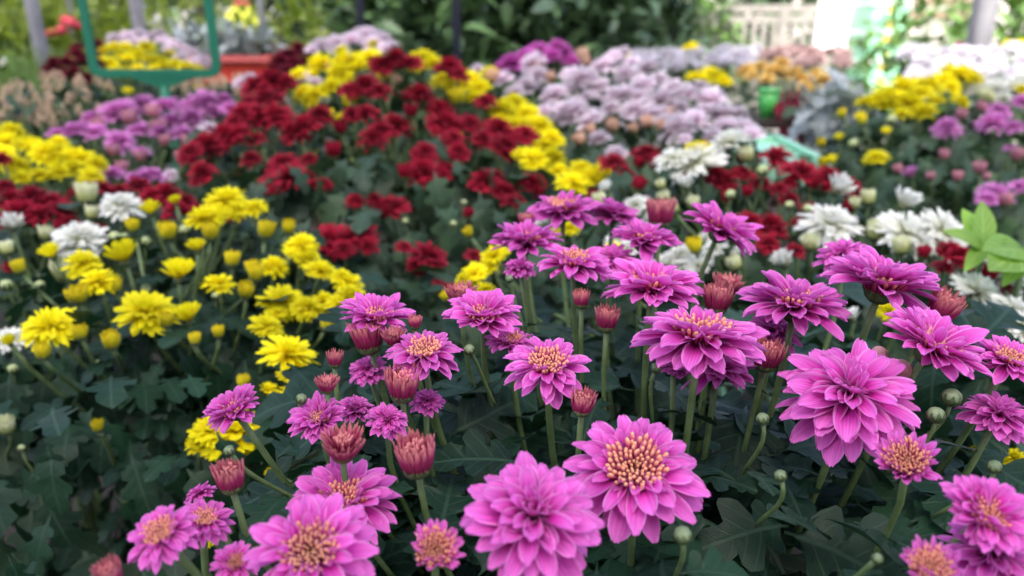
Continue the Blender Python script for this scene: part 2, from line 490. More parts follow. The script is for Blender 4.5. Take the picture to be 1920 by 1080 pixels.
def disc_geo(mb, rg, n=85, rad=.34, h0=.30, fat=.036, dish=.35, mi=0, spread=30, z0=.0):
    """Dense spiral of tubular florets; rad is the radius at their bases, dish lowers the middle ones."""
    for i in range(n):
        q = math.sqrt((i + .5) / n)
        ln = h0 * (1 - dish * (1 - q)) * rg.uniform(.84, 1.12)
        fr_ = fat * (.55 + .45 * q) * rg.uniform(.9, 1.1)
        g = floret_geo(fr_, rg.uniform(-.006, .012), 6)
        v = [(x, y, z * ln) for x, y, z in g[0]]
        g = (g[0], g[1], [(.5 + .5 * max(0, 1 - q * 1.25), w_) for _, w_ in g[2]])
        M = Matrix.Rotation(i * 2.39996 + rg.gauss(0, .05), 4, 'Z') @ Matrix.Translation((rad * q, 0, z0)) @ Matrix.Rotation(R(3 + spread * q ** 1.6 + rg.gauss(0, 1.8)), 4, 'Y')
        mb.add(v, g[1], g[2], mi, M)
    return mb


def calyx_geo(mb, r=.26, mi=0, z=-.02, depth=.20, bracts=10):
    v, f, uv = lathe([(.05, z - depth), (.55 * r, z - depth * .92), (.9 * r, z - depth * .55), (r, z - .01), (r * .8, z + .05)], 12)
    mb.add(v, f, uv, mi)
    for k in range(bracts):
        g = petal_geo(2, 3, W=.55, base=.7, th0=.9, th1=1.35, cup=.4, seed=k)
        mb.add(g[0], g[1], g[2], mi, pm(2 * math.pi * k / bracts, r * .62, z - depth * .8, R(-8), depth * 1.15))
    return mb


ME_CALYX = calyx_geo(MB(), .24).mesh('calyx', M_CALYX)
ME_DISC = [disc_geo(MB(), random.Random(s), 100, .26, .35, .034, .42, spread=26).mesh('floret_disc', M_FLORET) for s in range(3)]
ME_DISC_BIG = [disc_geo(MB(), random.Random(9 + s), 140, .34, .58, .040, .34, spread=26).mesh('floret_disc', M_FLORET) for s in range(2)]


def joined_petals(spec, seed, mat, nx=4, ny=6, droop=0.0, name='petal_whorl'):
    rg = random.Random(seed)
    mb = MB()
    for kind, v, M in whorl_places(spec, rg, droop):
        g = petal_variant(kind, v, nx, ny)
        mb.add(g[0], g[1], g[2], 0, M)
    return mb.mesh(name, mat)


def cup_mesh(seed, mats, rings=((20, .36, .84), (19, .31, .90), (16, .25, .84), (11, .16, .76)), W=.135, flare=.0, rods=14):
    """Half-open head: upright narrow petals in a green cup. Material 0 petals, 1 calyx."""
    rg = random.Random(seed)
    mb = MB()
    for ri, (n, r0, ln) in enumerate(rings):
        a0 = rg.uniform(0, 6)
        for i in range(n):
            l_ = ln * rg.uniform(.80, 1.08)
            g = petal_geo(2, 5, W=W / l_ * rg.uniform(.9, 1.15), base=.75, th0=1.22 - flare * .6, th1=1.62 - flare * 1.3 + rg.uniform(-.14, .10), cup=1.0, notch=.0, seed=i + seed, tiplen=.06)
            mb.add(g[0], g[1], g[2], 0, pm(a0 + 6.283 * (i + rg.uniform(-.15, .15)) / n, r0 * .86, -.12, R(rg.gauss(0, 2.5)), l_))
    for i in range(rods):
        q = math.sqrt((i + .5) / rods)
        g = floret_geo(.045, .03)
        l_ = .62 * rg.uniform(.85, 1.1)
        mb.add([(x, y, z * l_) for x, y, z in g[0]], g[1], g[2], 0, Matrix.Rotation(i * 2.4, 4, 'Z') @ Matrix.Translation((.15 * q, 0, 0)) @ Matrix.Rotation(R(8 * q), 4, 'Y'))
    calyx_geo(mb, .355, 1, -.02, .24, 11)
    return mb.mesh('half_open_flower', mats)


def bud_mesh(seed, mats, point=0.0):
    """Round closed bud; the sepals lie on its skin, slightly proud of it."""
    rg = random.Random(seed)
    mb = MB()
    prof = [(.12, -.48), (.36, -.38), (.48, -.16), (.5, .06), (.42, .26), (.26, .39 + point * .5), (.05, .46 + point)]
    v, f, uv = lathe(prof, 16, 8, .03)
    mb.add(v, f, uv, 0)
    zs_, rs_ = [p[1] for p in prof], [p[0] for p in prof]
    for ring, (n, z1, wd) in enumerate(((8, .30, .30), (7, .02, .34))):
        for k in range(n):
            a0 = 6.283 * (k + .5 * ring) / n + rg.gauss(0, .06)
            v, f, uv = [], [], []
            zt_ = z1 + rg.uniform(-.06, .08)
            for j in range(5):
                z = lerp(-.46, zt_, j / 4)
                r = float(np.interp(z, zs_, rs_)) * (1.045 + .05 * ring) + .012 + (.03 if j == 4 else 0)
                wv = wd * (1 - (j / 4) ** 3) + .02
                for c in (-1, 0, 1):
                    v.append((r * math.cos(a0 + c * wv), r * math.sin(a0 + c * wv), z)); uv.append((.5 + .5 * c, j / 4))
                if j:
                    q = 3 * (j - 1)
                    f += [[q, q + 1, q + 4, q + 3], [q + 1, q + 2, q + 5, q + 4]]
            mb.add(v, f, uv, 1)
    return mb.mesh('flower_bud', mats)


LEAF_EDGE = [(.0, .012), (.10, .014), (.17, .05), (.21, .14), (.25, .235), (.31, .285), (.36, .275), (.395, .22), (.40, .15), (.43, .125), (.46, .19), (.50, .30), (.56, .375), (.62, .39), (.665, .345),
             (.68, .26), (.675, .175), (.71, .15), (.755, .20), (.81, .245), (.865, .225), (.90, .165), (.94, .135), (.975, .075), (1.0, .0)]


def leaf_geo(L=1.0, W=1.0, droop=.5, fold=.25, ruffle=.04, seed=0, half=True):
    """Lobed chrysanthemum leaf along +x, blade in xy, midrib folded."""
    rg = random.Random(seed)
    ph = rg.uniform(0, 6.28)
    cols = [-1, -.5, 0, .5, 1] if half else [-1, 0, 1]
    edge = LEAF_EDGE if half else LEAF_EDGE[::2]
    n_, v, uv, f = len(edge), [], [], []
    jit = [(rg.gauss(0, .012), rg.gauss(0, .014)) for _ in range(2 * n_)]
    for j in range(n_):
        mx = (j / (n_ - 1)) ** .9 * .98
        for c in cols:
            k = j + (n_ if c < 0 else 0)
            ex, ey = edge[j][0] + jit[k][0] * (0 < j < n_ - 1), max(0, edge[j][1] * W + jit[k][1] * (2 < j < n_ - 1))
            x, y = lerp(mx if j else 0, ex, abs(c)), ey * c
            z = -droop * x * x * .5 + fold * abs(y) - .5 * fold * y * y * 2 + ruffle * math.sin(8 * x + 3 * c + ph) * abs(c)
            v.append((x * L, y * L, z * L))
            uv.append((.5 + .9 * y, x))
    n = len(cols)
    for j in range(n_ - 1):
        for i in range(n - 1):
            q = j * n + i
            f.append([q, q + 1, q + n + 1, q + n])
    return v, f, uv


def oval_leaf_geo(st=6, W=.42, droop=.4, fold=.2, seed=0):
    v, uv, f = [], [], []
    for j in range(st + 1):
        t = j / st
        w = W * .5 * math.sin(math.pi * t ** .85) ** .8 if 0 < t < 1 else .01
        for c in (-1, 0, 1):
            v.append((t, c * w, -droop * t * t * .5 + fold * abs(c) * w))
            uv.append((.5 + .5 * c, t))
    for j in range(st):
        for i in range(2):
            q = j * 3 + i
            f.append([q, q + 1, q + 4, q + 3])
    return v, f, uv


LEAF_HI = [leaf_geo(1, .85 + .07 * k, .15 + .22 * k, .10 + .10 * (k % 3), .03, k) for k in range(6)]
LEAF_LO = [leaf_geo(1, .85 + .08 * k, .2 + .25 * k, .15 + .08 * (k % 2), .03, k, half=False) for k in range(4)]
OVAL = [oval_leaf_geo(5, .40 + .05 * k, .3 + .3 * k, .15 + .1 * k, k) for k in range(3)]
ME_LEAF = [MB().add(*g).mesh('leaf', M_LEAF) for g in LEAF_HI]
ME_LEAF_DK = [MB().add(*g).mesh('leaf', M_LEAF) for g in LEAF_LO]
ME_LEAF_LO = [MB().add(*g).mesh('leaf', M_LEAF2) for g in LEAF_LO]


def head_matrix(pos, tilt, lean, spin, s):
    tc = Vector((CAM.x - pos.x, CAM.y - pos.y, 0)).normalized()
    side = Vector((-tc.y, tc.x, 0))
    if side.x < 0: side = -side
    n = (Vector((0, 0, 1)) + tc * math.tan(R(tilt)) + side * math.tan(R(lean))).normalized()
    return frame(pos, n, spin, s), n


def stem_points(top, n, base, drop=.16, pull=.35, seg=7):
    e = Vector((lerp(top.x, base.x, pull), lerp(top.y, base.y, pull), top.z - drop))
    return bez(top, top - n * drop * .35, Vector((lerp(top.x, e.x, .55), lerp(top.y, e.y, .55), top.z - drop * .6)), e, seg)


# ------------------------------------------------------------------ the ground
M_SOIL = plain_mat('dark_soil', (0.012, 0.010, 0.008), (0.035, 0.028, 0.022), rough=0.95, scale=35, bump=0.6)
M_PAVE = plain_mat('grey_paving', (0.14, 0.135, 0.125), (0.22, 0.21, 0.195), rough=0.9, scale=3, bump=0.15)
put('ground', MB().add([(-200, -200, -.004), (200, -200, -.004), (200, 200, -.004), (-200, 200, -.004)], [[0, 1, 2, 3]]).mesh('ground', M_PAVE, False), kind='structure')
put('flower_bed', MB().add([(-3.2, -.6, 0), (3.2, -.6, 0), (3.2, 4.2, 0), (-3.2, 4.2, 0)], [[0, 1, 2, 3]]).mesh('flower_bed', M_SOIL, False), kind='structure')

# unseen building added behind the viewer to throw shade over the flower bed
M_RENDER = plain_mat('cream_render', (0.50, 0.47, 0.42), (0.60, 0.57, 0.51), rough=0.9, scale=2, bump=0.1)
M_GLASSY = plain_mat('dark_window', (0.03, 0.035, 0.04), rough=0.15)
M_WFRAME = plain_mat('white_window_frame', (0.75, 0.75, 0.73), rough=0.4)
bld = thing('added_shade_building', (-2, -14, 0), 'tall cream block added out of view to shade the flower bed', 'building')
put('wall', MB().add(*box(-8, -1.4, -18, -10, 0, 22)).mesh('wall', M_RENDER, False), bld)
put('wall', MB().add(*box(-1.4, 4.2, -18, -10.003, 0, 16.4)).mesh('wall', M_RENDER, False), bld)
me_pane = MB().add(*box(-.55, .55, 0, .03, 0, 1.5)).mesh('window', M_GLASSY, False)
me_fr = MB()
for b_ in ((-.62, -.55, 0, .06, -.07, 1.57), (.55, .62, 0, .06, -.07, 1.57), (-.55, .55, 0, .06, -.07, 0), (-.55, .55, 0, .06, 1.5, 1.57), (-.03, .03, .031, .06, 0, 1.5)):
    me_fr.add(*box(*b_))
me_fr = me_fr.mesh('frame', M_WFRAME, False)
for fl in range(5):
    for x in (-6.6, -4.7, -2.8, 0, 2.6):
        w_ = put('window', me_pane, bld, Matrix.Translation((x, -9.998, 1.2 + fl * 3.0)))
        put('frame', me_fr, w_, Matrix.Translation((x, -9.998, 1.2 + fl * 3.0)))

# ------------------------------------------------------------------ the pink plant in front
PB = Vector((.10, .46, 0))
pink = thing('chrysanthemum_plant', PB, 'large magenta pink chrysanthemum plant with apricot centres filling the foreground', 'chrysanthemum')


def pink_d(py):
    return depth_for(py, ramp(py, 390, .150, 870, .180))


# px, py, width px, type, tilt to the viewer, lean to the right, depth factor
FL = [
    (1190, 878, 280, 'H', 27, 0, 1.0), (1002, 972, 275, 'X', 26, 2, .98), (583, 1032, 262, 'H', 26, -4, 1.0), (1592, 742, 280, 'X', 22, 4, 1.0),
    (645, 938, 230, 'F', 12, 4, 1.10),
    (815, 1035, 135, 'D', 26, 4, 1.04), (303, 1000, 155, 'A', 12, -18, 1.0), (383, 975, 115, 'A', 8, 14, 1.08), (440, 1055, 96, 'A', 20, -6, 1.1),
    (1850, 966, 190, 'U', 22, 22, .96), (1862, 1040, 190, 'B', 8, 6, 1.06), (1745, 1068, 130, 'D', 20, -4, 1.0), (1699, 868, 132, 'D', 26, -6, .98),
    (1312, 630, 260, 'F', -1, 2, .92), (1222, 538, 206, 'F', -3, 2, .95), (1028, 685, 186, 'A', 15, 0, .96), (906, 594, 156, 'U', 12, 2, .97),
    (795, 660, 162, 'A', 10, -3, .98), (705, 596, 152, 'U', 2, 6, .99), (1074, 493, 158, 'A', 6, -2, .97), (1152, 490, 112, 'B', 0, 8, 1.02),
    (985, 453, 146, 'U', -4, 0, 1.0), (1057, 392, 152, 'A', 2, 2, .99), (1150, 402, 112, 'B', -6, 4, 1.04), (1207, 450, 146, 'U', -6, 2, .97),
    (1352, 430, 164, 'U', -4, 22, .96), (1490, 570, 218, 'F', -2, 2, .94), (1655, 532, 242, 'F', -1, 9, .92), (1580, 478, 108, 'B', 0, -6, 1.0),
    (1748, 650, 226, 'U', -4, 20, .93), (1892, 675, 150, 'A', 6, 12, .95), (1345, 690, 158, 'B', -8, 2, 1.06), (1450, 622, 112, 'B', -4, 2, 1.06),
    (1872, 778, 140, 'B', 0, 10, 1.04), (440, 770, 124, 'U', 4, -22, 1.02), (597, 786, 122, 'U', 8, -4, 1.04), (665, 768, 82, 'B', -6, 10, 1.10),
    (726, 787, 88, 'B', 10, 4, 1.08), (800, 752, 74, 'B', 0, 6, 1.10), (958, 640, 112, 'A', 2, -2, 1.04), (690, 693, 84, 'B', 10, -10, 1.12),
    (374, 925, 62, 'B', -30, -20, 1.12), (975, 502, 64, 'B', 0, -8, 1.04), (1262, 690, 60, 'B', -6, -4, 1.08),
]
CUPS = [(780, 858, 84, 6, -4), (755, 722, 72, 10, 2), (643, 838, 88, 10, 4), (432, 897, 64, 2, -2), (613, 722, 48, 0, 4), (628, 674, 34, 0, 6), (738, 634, 50, 4, 0),
        (1138, 600, 50, 0, 2), (1092, 757, 52, 6, 4), (1438, 668, 64, 4, 6), (865, 555, 64, 0, 0), (1362, 537, 62, 0, 10), (1345, 562, 60, 0, 4),
        (1238, 402, 60, -4, 0), (1768, 578, 66, 2, 20), (986, 414, 30, 0, 0), (205, 1078, 56, 8, -10), (1090, 562, 36, 0, 0), (778, 605, 28, 0, 4), (690, 632, 70, 0, -8)]
FLARED = (2, 4, 6, 10, 11)
PALEB = [(1690, 692, 44), (1648, 663, 34)]
GREENB = [(1280, 1003, 40), (1785, 745, 42), (1755, 778, 38), (1463, 892, 28), (1230, 690, 24), (1430, 785, 28), (1645, 1047, 24), (1865, 875, 30), (880, 655, 25),
          (955, 523, 18), (430, 845, 25), (565, 748, 25)]
FLAB = {0: 'wide open pink flower with apricot centre facing the viewer', 1: 'full double pink flower without an open centre, lowest in the picture',
        2: 'large pink flower with apricot centre cut by the lower edge', 3: 'full double pink flower above the leaves on the right', 4: 'pink flower half hidden behind another in the lower left'}
CUPMESH = [cup_mesh(20 + s, [M_CUP, M_CALYX], rods=16) for s in range(3)] + [cup_mesh(30, [M_CUP, M_CALYX], flare=.30, rods=26)]
PALEMESH = bud_mesh(3, [M_CUPPALE, M_CUPPALE2], .08)
BUDMESH = bud_mesh(4, [M_BUD, M_BUD2])
stems_for_leaves = []
bud_stems = []


def add_stem(parent, top, n, base, r, drop=.16, pull=.35, mat=M_STEM, store=None, seg=8):
    pts = stem_points(top, n, base, drop, pull, seg)
    g = tube(pts, [r * (1 - .0 * i) for i in range(seg)], 7)
    put('stem', MB().add(*g).mesh('stem', mat), parent)
    if store is not None: store.append(pts)
    return pts


for i, (px, py, w, ty, tilt, lean, df) in enumerate(FL):
    d = pink_d(py) * df
    pos = P(px, py, d)
    rad = w * d / F / 2
    rg = random.Random(100 + i)
    M, n = head_matrix(pos, tilt, lean, rg.uniform(0, 6.28), rad)
    M = M @ Matrix.Translation((0, 0, -.10))
    f_ = put('flower', ME_CALYX, pink, M, label=FLAB.get(i))
    if ty in 'HX':
        spec = DOUBLE if ty == 'X' else OPEN
        for kind, v, m in whorl_places(spec, rg, -8 if i == 0 else -2):
            put('petal', petal_mesh(kind, v), f_, M @ m)
    else:
        spec = {'A': OPEN, 'F': OPENFULL, 'B': DOUBLE, 'D': HALF, 'U': RISING}[ty]
        put('petal_whorl', joined_petals(spec, 300 + i, M_PINK, 4, 6), f_, M, kind='stuff')
    if ty in 'HAFU':
        put('floret_disc', ME_DISC[i % 3], f_, M, kind='stuff')
    elif ty == 'D':
        put('floret_disc', ME_DISC_BIG[i % 2], f_, M, kind='stuff')
    add_stem(f_, M @ Vector((0, 0, -.18)), n, PB, .0013 + rad * .018, .17, .3, store=stems_for_leaves)

for i, (px, py, w, tilt, lean) in enumerate(CUPS):
    d = pink_d(py) * (1.02 if i % 2 else .98)
    pos = P(px, py, d)
    s = w * d / F / 1.0
    if i in FLARED: s *= .74
    M, n = head_matrix(pos, tilt, lean, i * 1.3, s)
    M = M @ Matrix.Translation((0, 0, -.22))
    f_ = put('flower_bud', CUPMESH[3] if i in FLARED else CUPMESH[i % 3], pink, M)
    add_stem(f_, M @ Vector((0, 0, -.22)), n, PB, .0012 + s * .016, .15, .25, store=stems_for_leaves)
for lst, me in ((PALEB, PALEMESH), (GREENB, BUDMESH)):
    for i, (px, py, w) in enumerate(lst):
        d = pink_d(py) * 1.0
        pos = P(px, py, d)
        s = w * d / F * .86
        M, n = head_matrix(pos, random.uniform(-5, 25), random.uniform(-25, 25), i, s)
        f_ = put('flower_bud', me, pink, M)
        add_stem(f_, M @ Vector((0, 0, -.4)), n, PB, .0010, .036, .1, store=bud_stems)

# main stems down to the soil
for k in range(9):
    a = k * 2.4
    p0 = PB + Vector((.05 * math.cos(a), .05 * math.sin(a), 0))
    p1 = PB + Vector((.20 * math.cos(a), .12 * math.sin(a), .46))
    put('stem', MB().add(*tube(bez(p0, p0 + Vector((0, 0, .2)), p1 - Vector((0, 0, .15)), p1, 8), [.006 - .0004 * j for j in range(8)], 8)).mesh('stem', M_STEM), pink)

nleaf = 0


def put_leaf(parent, pos, az, pitch, ln, roll=0.0, meshes=ME_LEAF):
    global nleaf
    M = Matrix.Translation(pos) @ Matrix.Rotation(az, 4, 'Z') @ Matrix.Rotation(-pitch, 4, 'Y') @ Matrix.Rotation(roll, 4, 'X') @ Matrix.Diagonal((ln, ln, ln, 1))
    nleaf += 1
    return put('leaf', meshes[random.randrange(len(meshes))], parent, M)


for pts in stems_for_leaves:
    a = random.uniform(0, 6.28)
    for k in (2, 3, 4, 5, 6):
        if k < 4 and random.random() < .35: continue
        if nleaf < 225:
            put_leaf(pink, pts[k], a, R(random.uniform(-15, 25)), random.uniform(.040, .066) * (.72 if k < 4 else 1), R(random.gauss(0, 15)))
            a += 2.4
# larger leaves that show between the stems
for px, py, w, az in ((1330, 985, 210, 200), (1470, 1000, 200, 320), (1460, 850, 170, 20), (1400, 760, 150, 250), (900, 835, 150, 290), (950, 745, 150, 200), (1190, 735, 170, 160),
                      (1310, 750, 150, 330), (1240, 1040, 180, 260), (1600, 980, 190, 330), (1560, 900, 170, 170), (640, 860, 140, 150), (820, 925, 130, 60), (1120, 1050, 130, 260),
                      (770, 700, 130, 200), (870, 700, 140, 330), (1800, 830, 150, 200), (1700, 980, 180, 20), (1380, 900, 160, 130), (1040, 830, 150, 40), (700, 830, 120, 170),
                      (930, 900, 130, 300), (1500, 790, 160, 60), (520, 860, 110, 80), (560, 900, 120, 200), (1250, 820, 150, 60), (1650, 640, 120, 200), (1560, 640, 120, 340)):
    d = depth_for(py, ramp(py, 600, .215, 1000, .235))
    put_leaf(pink, P(px, py, d), R(az), R(random.uniform(-20, 15)), w * d / F * 1.15, R(random.gauss(0, 12)))
for pts in bud_stems:
    a = random.uniform(0, 6.28)
    put_leaf(pink, pts[6], a, R(random.uniform(0, 25)), random.uniform(.022, .034), R(random.gauss(0, 15)))
mb = MB()
for k in range(270):
    px, py = random.uniform(500, 1960), random.uniform(560, 1160)
    d = depth_for(py, random.uniform(.212, .34))
    if k < 40:
        put_leaf(pink, P(px, py, d), random.uniform(0, 6.28), R(random.uniform(-30, 25)), min(random.uniform(.05, .08), 175 * d / F), R(random.gauss(0, 20)))
    else:
        ln = min(random.uniform(.05, .08), 175 * d / F)
        g = LEAF_HI[random.randrange(6)]
        mb.add(g[0], g[1], g[2], 0, Matrix.Translation(P(px, py, d)) @ Matrix.Rotation(random.uniform(0, 6.28), 4, 'Z') @ Matrix.Rotation(R(random.uniform(-25, 35)), 4, 'Y') @ Matrix.Rotation(R(random.gauss(0, 20)), 4, 'X') @ Matrix.Diagonal((ln, ln, ln, 1)))
put('foliage', mb.mesh('foliage', M_LEAF), pink, kind='stuff')


# ------------------------------------------------------------------ other chrysanthemum plants
POM = [(21, .05, -.05, .95, -13, 10), (21, .05, .0, .97, -3, 10), (20, .05, .06, .92, 9, 10), (18, .05, .12, .82, 23, 10), (15, .05, .16, .70, 40, 11), (13, .06, .17, .56, 56, 11), (10, .05, .17, .50, 70, 11), (7, .02, .17, .46, 84, 11)]
FLAT = [(21, .05, .0, .98, -5, 10), (20, .05, .05, .94, 6, 10), (17, .05, .09, .80, 20, 10), (14, .05, .12, .62, 38, 11), (11, .05, .13, .46, 56, 11), (9, .04, .13, .38, 70, 11), (6, .015, .13, .34, 86, 11)]
BOWL = [(15, .08, .0, .94, 34, 12), (15, .08, .04, .90, 44, 12), (13, .07, .08, .80, 56, 12), (10, .05, .10, .68, 70, 12), (6, .03, .1, .6, 84, 12)]
KINDS[10] = dict(W=.28, base=.5, th0=.15, th1=-.18, cup=.4, notch=.0)
KINDS[11] = dict(W=.30, base=.55, th0=.1, th1=.15, cup=.6, notch=.0)
KINDS[12] = dict(W=.30, base=.6, th0=.25, th1=.55, cup=.7, notch=.0)


def bloom(spec, seed, mat, name='flower'):
    rg = random.Random(seed)
    mb = MB()
    for kind, v, M in whorl_places(spec, rg, 0, .55):
        g = petal_variant(kind, v, 2, 4)
        mb.add(g[0], g[1], g[2], 0, M)
    calyx_geo(mb, .24, 1, -.04, .18, 7)
    return mb.mesh(name, [mat, M_CALYX])


def kit(mat, matcup, seed, nvar=4, main=POM, budmat=None):
    return dict(f=[bloom(main if k % 2 == 0 else FLAT, seed + k, mat) for k in range(nvar)],
                w=[bloom(BOWL, seed + 20 + k, mat) for k in range(2)],
                c=[cup_mesh(seed + 40 + k, [matcup, M_CALYX], W=.19, rods=10) for k in range(2)],
                b=[bud_mesh(seed + 60, [budmat or M_LBUD, M_BUD2])])


K_YEL = kit(M_YELLOW, M_YELBUD, 1000)
K_WHI = kit(M_WHITE, M_CREAM, 2000, main=FLAT)
K_RED = kit(M_RED, M_RED, 3000)
K_PAL = kit(M_PALE, M_PEACH, 4000)
K_LIL = kit(M_LILAC, M_DUSKY, 5000)
K_WIN = kit(M_WINE, M_WINE, 6000, 2)
K_GOL = kit(M_GOLD, M_GOLD, 7000, 2)
K_MAG = kit(M_MAGENTA, M_DUSKY, 8000, 2)
K_BED = kit(petal_mat('lilac_white_petal', (.5, .42, .46), (.68, .64, .70), (.76, .74, .79), stripe=.08), M_PEACH, 9200, 2)
K_CRE = kit(M_CREAM, M_CREAM, 9000, 2)


def unit_stem(seed):
    rg = random.Random(seed)
    a = Vector((0, 0, 0)); e = Vector((rg.uniform(-.2, .2), rg.uniform(-.2, .2), -1))
    return MB().add(*tube(bez(a, Vector((0, 0, -.35)), e + Vector((0, 0, .3)), e, 6), .014, 6)).mesh('stem', M_STEM)


USTEM = [unit_stem(s) for s in range(4)]


def plant(label, base, kitd, flowers, dfun, fmt='f', tilt=(6, 7), lean=None, group='chrysanthemum plants around the pink one', leaves=200, leaf_px=None, leaf_obj=0,
          leaf_size=(.04, .065), leaf_mat_=M_LEAF2, drop=(.03, .22), stem_len=.16, jit=.05, name='chrysanthemum_plant', cat='chrysanthemum', fill=None):
    """flowers: (px, py, width px[, type[, lean]]) with type f open, w bowl, c half open, b bud."""
    base = Vector(base)
    th = thing(name, base, label, cat, group)
    heads = []
    for i, e in enumerate(flowers):
        px, py, w = e[:3]
        ty = e[3] if len(e) > 3 else fmt
        rg = random.Random(hash((round(px), round(py))) & 0xffff)
        d = dfun(px, py) * rg.uniform(.985, 1.015)
        pos = P(px, py, d)
        out = Vector((pos.x - base.x, pos.y - base.y, 0))
        ln = (e[4] if len(e) > 4 else (max(-25, min(25, out.x * 90)) if lean is None else lean)) + rg.gauss(0, 6)
        tl = tilt[0] + rg.gauss(0, tilt[1])
        s = w * d / F
        if ty in 'fw':
            me = kitd[ty][rg.randrange(len(kitd[ty]))]; s *= .545 * rg.uniform(.9, 1.06)
        elif ty == 'c':
            me = kitd['c'][rg.randrange(2)]; s *= .92
        else:
            me = kitd['b'][0]
        M, n = head_matrix(pos, tl, ln, rg.uniform(0, 6.28), s)
        heads.append(pos)
        nm = 'flower' if ty in 'fw' else 'flower_bud'
        f_ = put(nm, me, th, M)
        sl = stem_len * rg.uniform(.7, 1.1)
        if ty == 'b': sl *= .4
        if ty == 'c': sl *= .6
        top = M @ Vector((0, 0, -.15 if ty in 'fw' else -.22))
        dirv = Vector((lerp(0, base.x - pos.x, .18), lerp(0, base.y - pos.y, .18), -sl)) if ty != 'b' else Vector((0, 0, -sl))
        q = (-dirv).to_track_quat('Z', 'Y').to_matrix().to_4x4()
        L_ = dirv.length
        rr = (.0019 if ty != 'b' else .0012) / .014
        put('stem', USTEM[rg.randrange(4)], f_, Matrix.Translation(top) @ q @ Matrix.Diagonal((rr, rr, L_, 1)))
    # leaves: under the heads, then down the sides
    mb, cnt = MB(), 0
    spots = []
    for k in range(leaves):
        h = heads[random.randrange(len(heads))]
        pos = h + Vector((random.gauss(0, jit), random.gauss(0, jit), -random.uniform(*drop)))
        spots.append(pos)
    for (x0, x1, y0, y1, d0, d1, nn) in (fill or ()):
        for k in range(nn):
            py = random.uniform(y0, y1)
            spots.append(P(random.uniform(x0, x1), py, lerp(d0, d1, (py - y0) / (y1 - y0)) * random.uniform(.97, 1.1)))
    for k, pos in enumerate(spots):
        out = Vector((pos.x - base.x, pos.y - base.y, 0))
        az = math.atan2(out.y, out.x) + random.gauss(0, .9)
        face = k >= leaves
        pitch = R(random.gauss(-42, 22) if face else random.gauss(-12, 24))
        ln = random.uniform(*leaf_size)
        M = Matrix.Translation(pos) @ Matrix.Rotation(az, 4, 'Z') @ Matrix.Rotation(-pitch, 4, 'Y') @ Matrix.Rotation(R(random.gauss(0, 18)), 4, 'X') @ Matrix.Diagonal((ln, ln, ln, 1))
        if k >= len(spots) - leaf_obj:
            put('leaf', (ME_LEAF_DK if leaf_mat_ is M_LEAF else ME_LEAF_LO)[random.randrange(4)], th, M)
        else:
            g = LEAF_LO[random.randrange(4)]
            mb.add(g[0], g[1], g[2], 0, M)
            cnt += 1
    if cnt:
        put('foliage', mb.mesh('foliage', leaf_mat_), th, kind='stuff')
    for k in range(4):
        a = k * 1.7
        top = heads[(k * 7) % len(heads)]
        e = Vector((lerp(base.x, top.x, .7), lerp(base.y, top.y, .7), top.z - .12))
        b0 = base + Vector((.03 * math.cos(a), .03 * math.sin(a), 0))
        put('stem', MB().add(*tube(bez(b0, b0 + Vector((0, 0, .2)), e - Vector((0, 0, .2)), e, 7), .005, 6)).mesh('stem', M_STEM), th)
    return th


def dlin(y0, d0, y1, d1):
    return lambda px, py: ramp(py, y0, d0, y1, d1)


Y_LEFT = [(235, 490, 82, 'w'), (185, 532, 80), (275, 590, 118), (355, 602, 76, 'w'), (95, 617, 108), (335, 522, 82, 'w'), (410, 535, 64), (540, 668, 112), (530, 570, 92), (500, 615, 70), (610, 572, 72),
          (565, 465, 72), (600, 510, 70), (650, 530, 58), (655, 560, 68), (513, 502, 56), (425, 378, 86), (478, 392, 56), (385, 413, 76), (285, 400, 52, 'w'), (445, 818, 130), (395, 812, 80), (545, 740, 62),
          (155, 497, 70), (100, 482, 54, 'w'), (575, 580, 60), (545, 705, 60), (372, 835, 50), (500, 735, 46), (20, 645, 40, 'w'), (150, 560, 40, 'c'), (140, 562, 34, 'c'), (250, 430, 30, 'c'),
          (330, 382, 40, 'w'), (370, 470, 50, 'w'), (152, 630, 34, 'c'), (210, 647, 40, 'c'), (80, 667, 36, 'c'), (410, 628, 28, 'c'), (365, 642, 28, 'c'), (315, 442, 40, 'c'), (395, 443, 38, 'c'), (435, 494, 36, 'c'),
          (462, 552, 36, 'c'), (612, 614, 38, 'c'), (312, 607, 34, 'c'), (540, 432, 30, 'c'), (497, 440, 40, 'c'), (472, 508, 30, 'c'), (184, 804, 28, 'c'), (38, 507, 32, 'c'), (455, 722, 30, 'c'), (215, 543, 34, 'c'),
          (640, 520, 40), (635, 575, 60), (520, 590, 50), (480, 520, 36, 'c'), (575, 488, 50), (446, 395, 50), (415, 405, 50)]
plant('yellow chrysanthemum plant with many round buds, nearest on the left', (-.32, .76, 0), K_YEL, Y_LEFT, dlin(380, .86, 700, .60), tilt=(4, 6), leaves=340, leaf_obj=200, drop=(.012, .10), stem_len=.12, leaf_size=(.03, .055),
      fill=[(-90, 460, 640, 780, .72, .76, 150), (-90, 480, 760, 1140, .80, .84, 260), (300, 700, 640, 900, .70, .68, 100), (-60, 440, 690, 900, .66, .68, 34), (-60, 110, 830, 1010, .56, .54, 12)], leaf_mat_=M_LEAF)
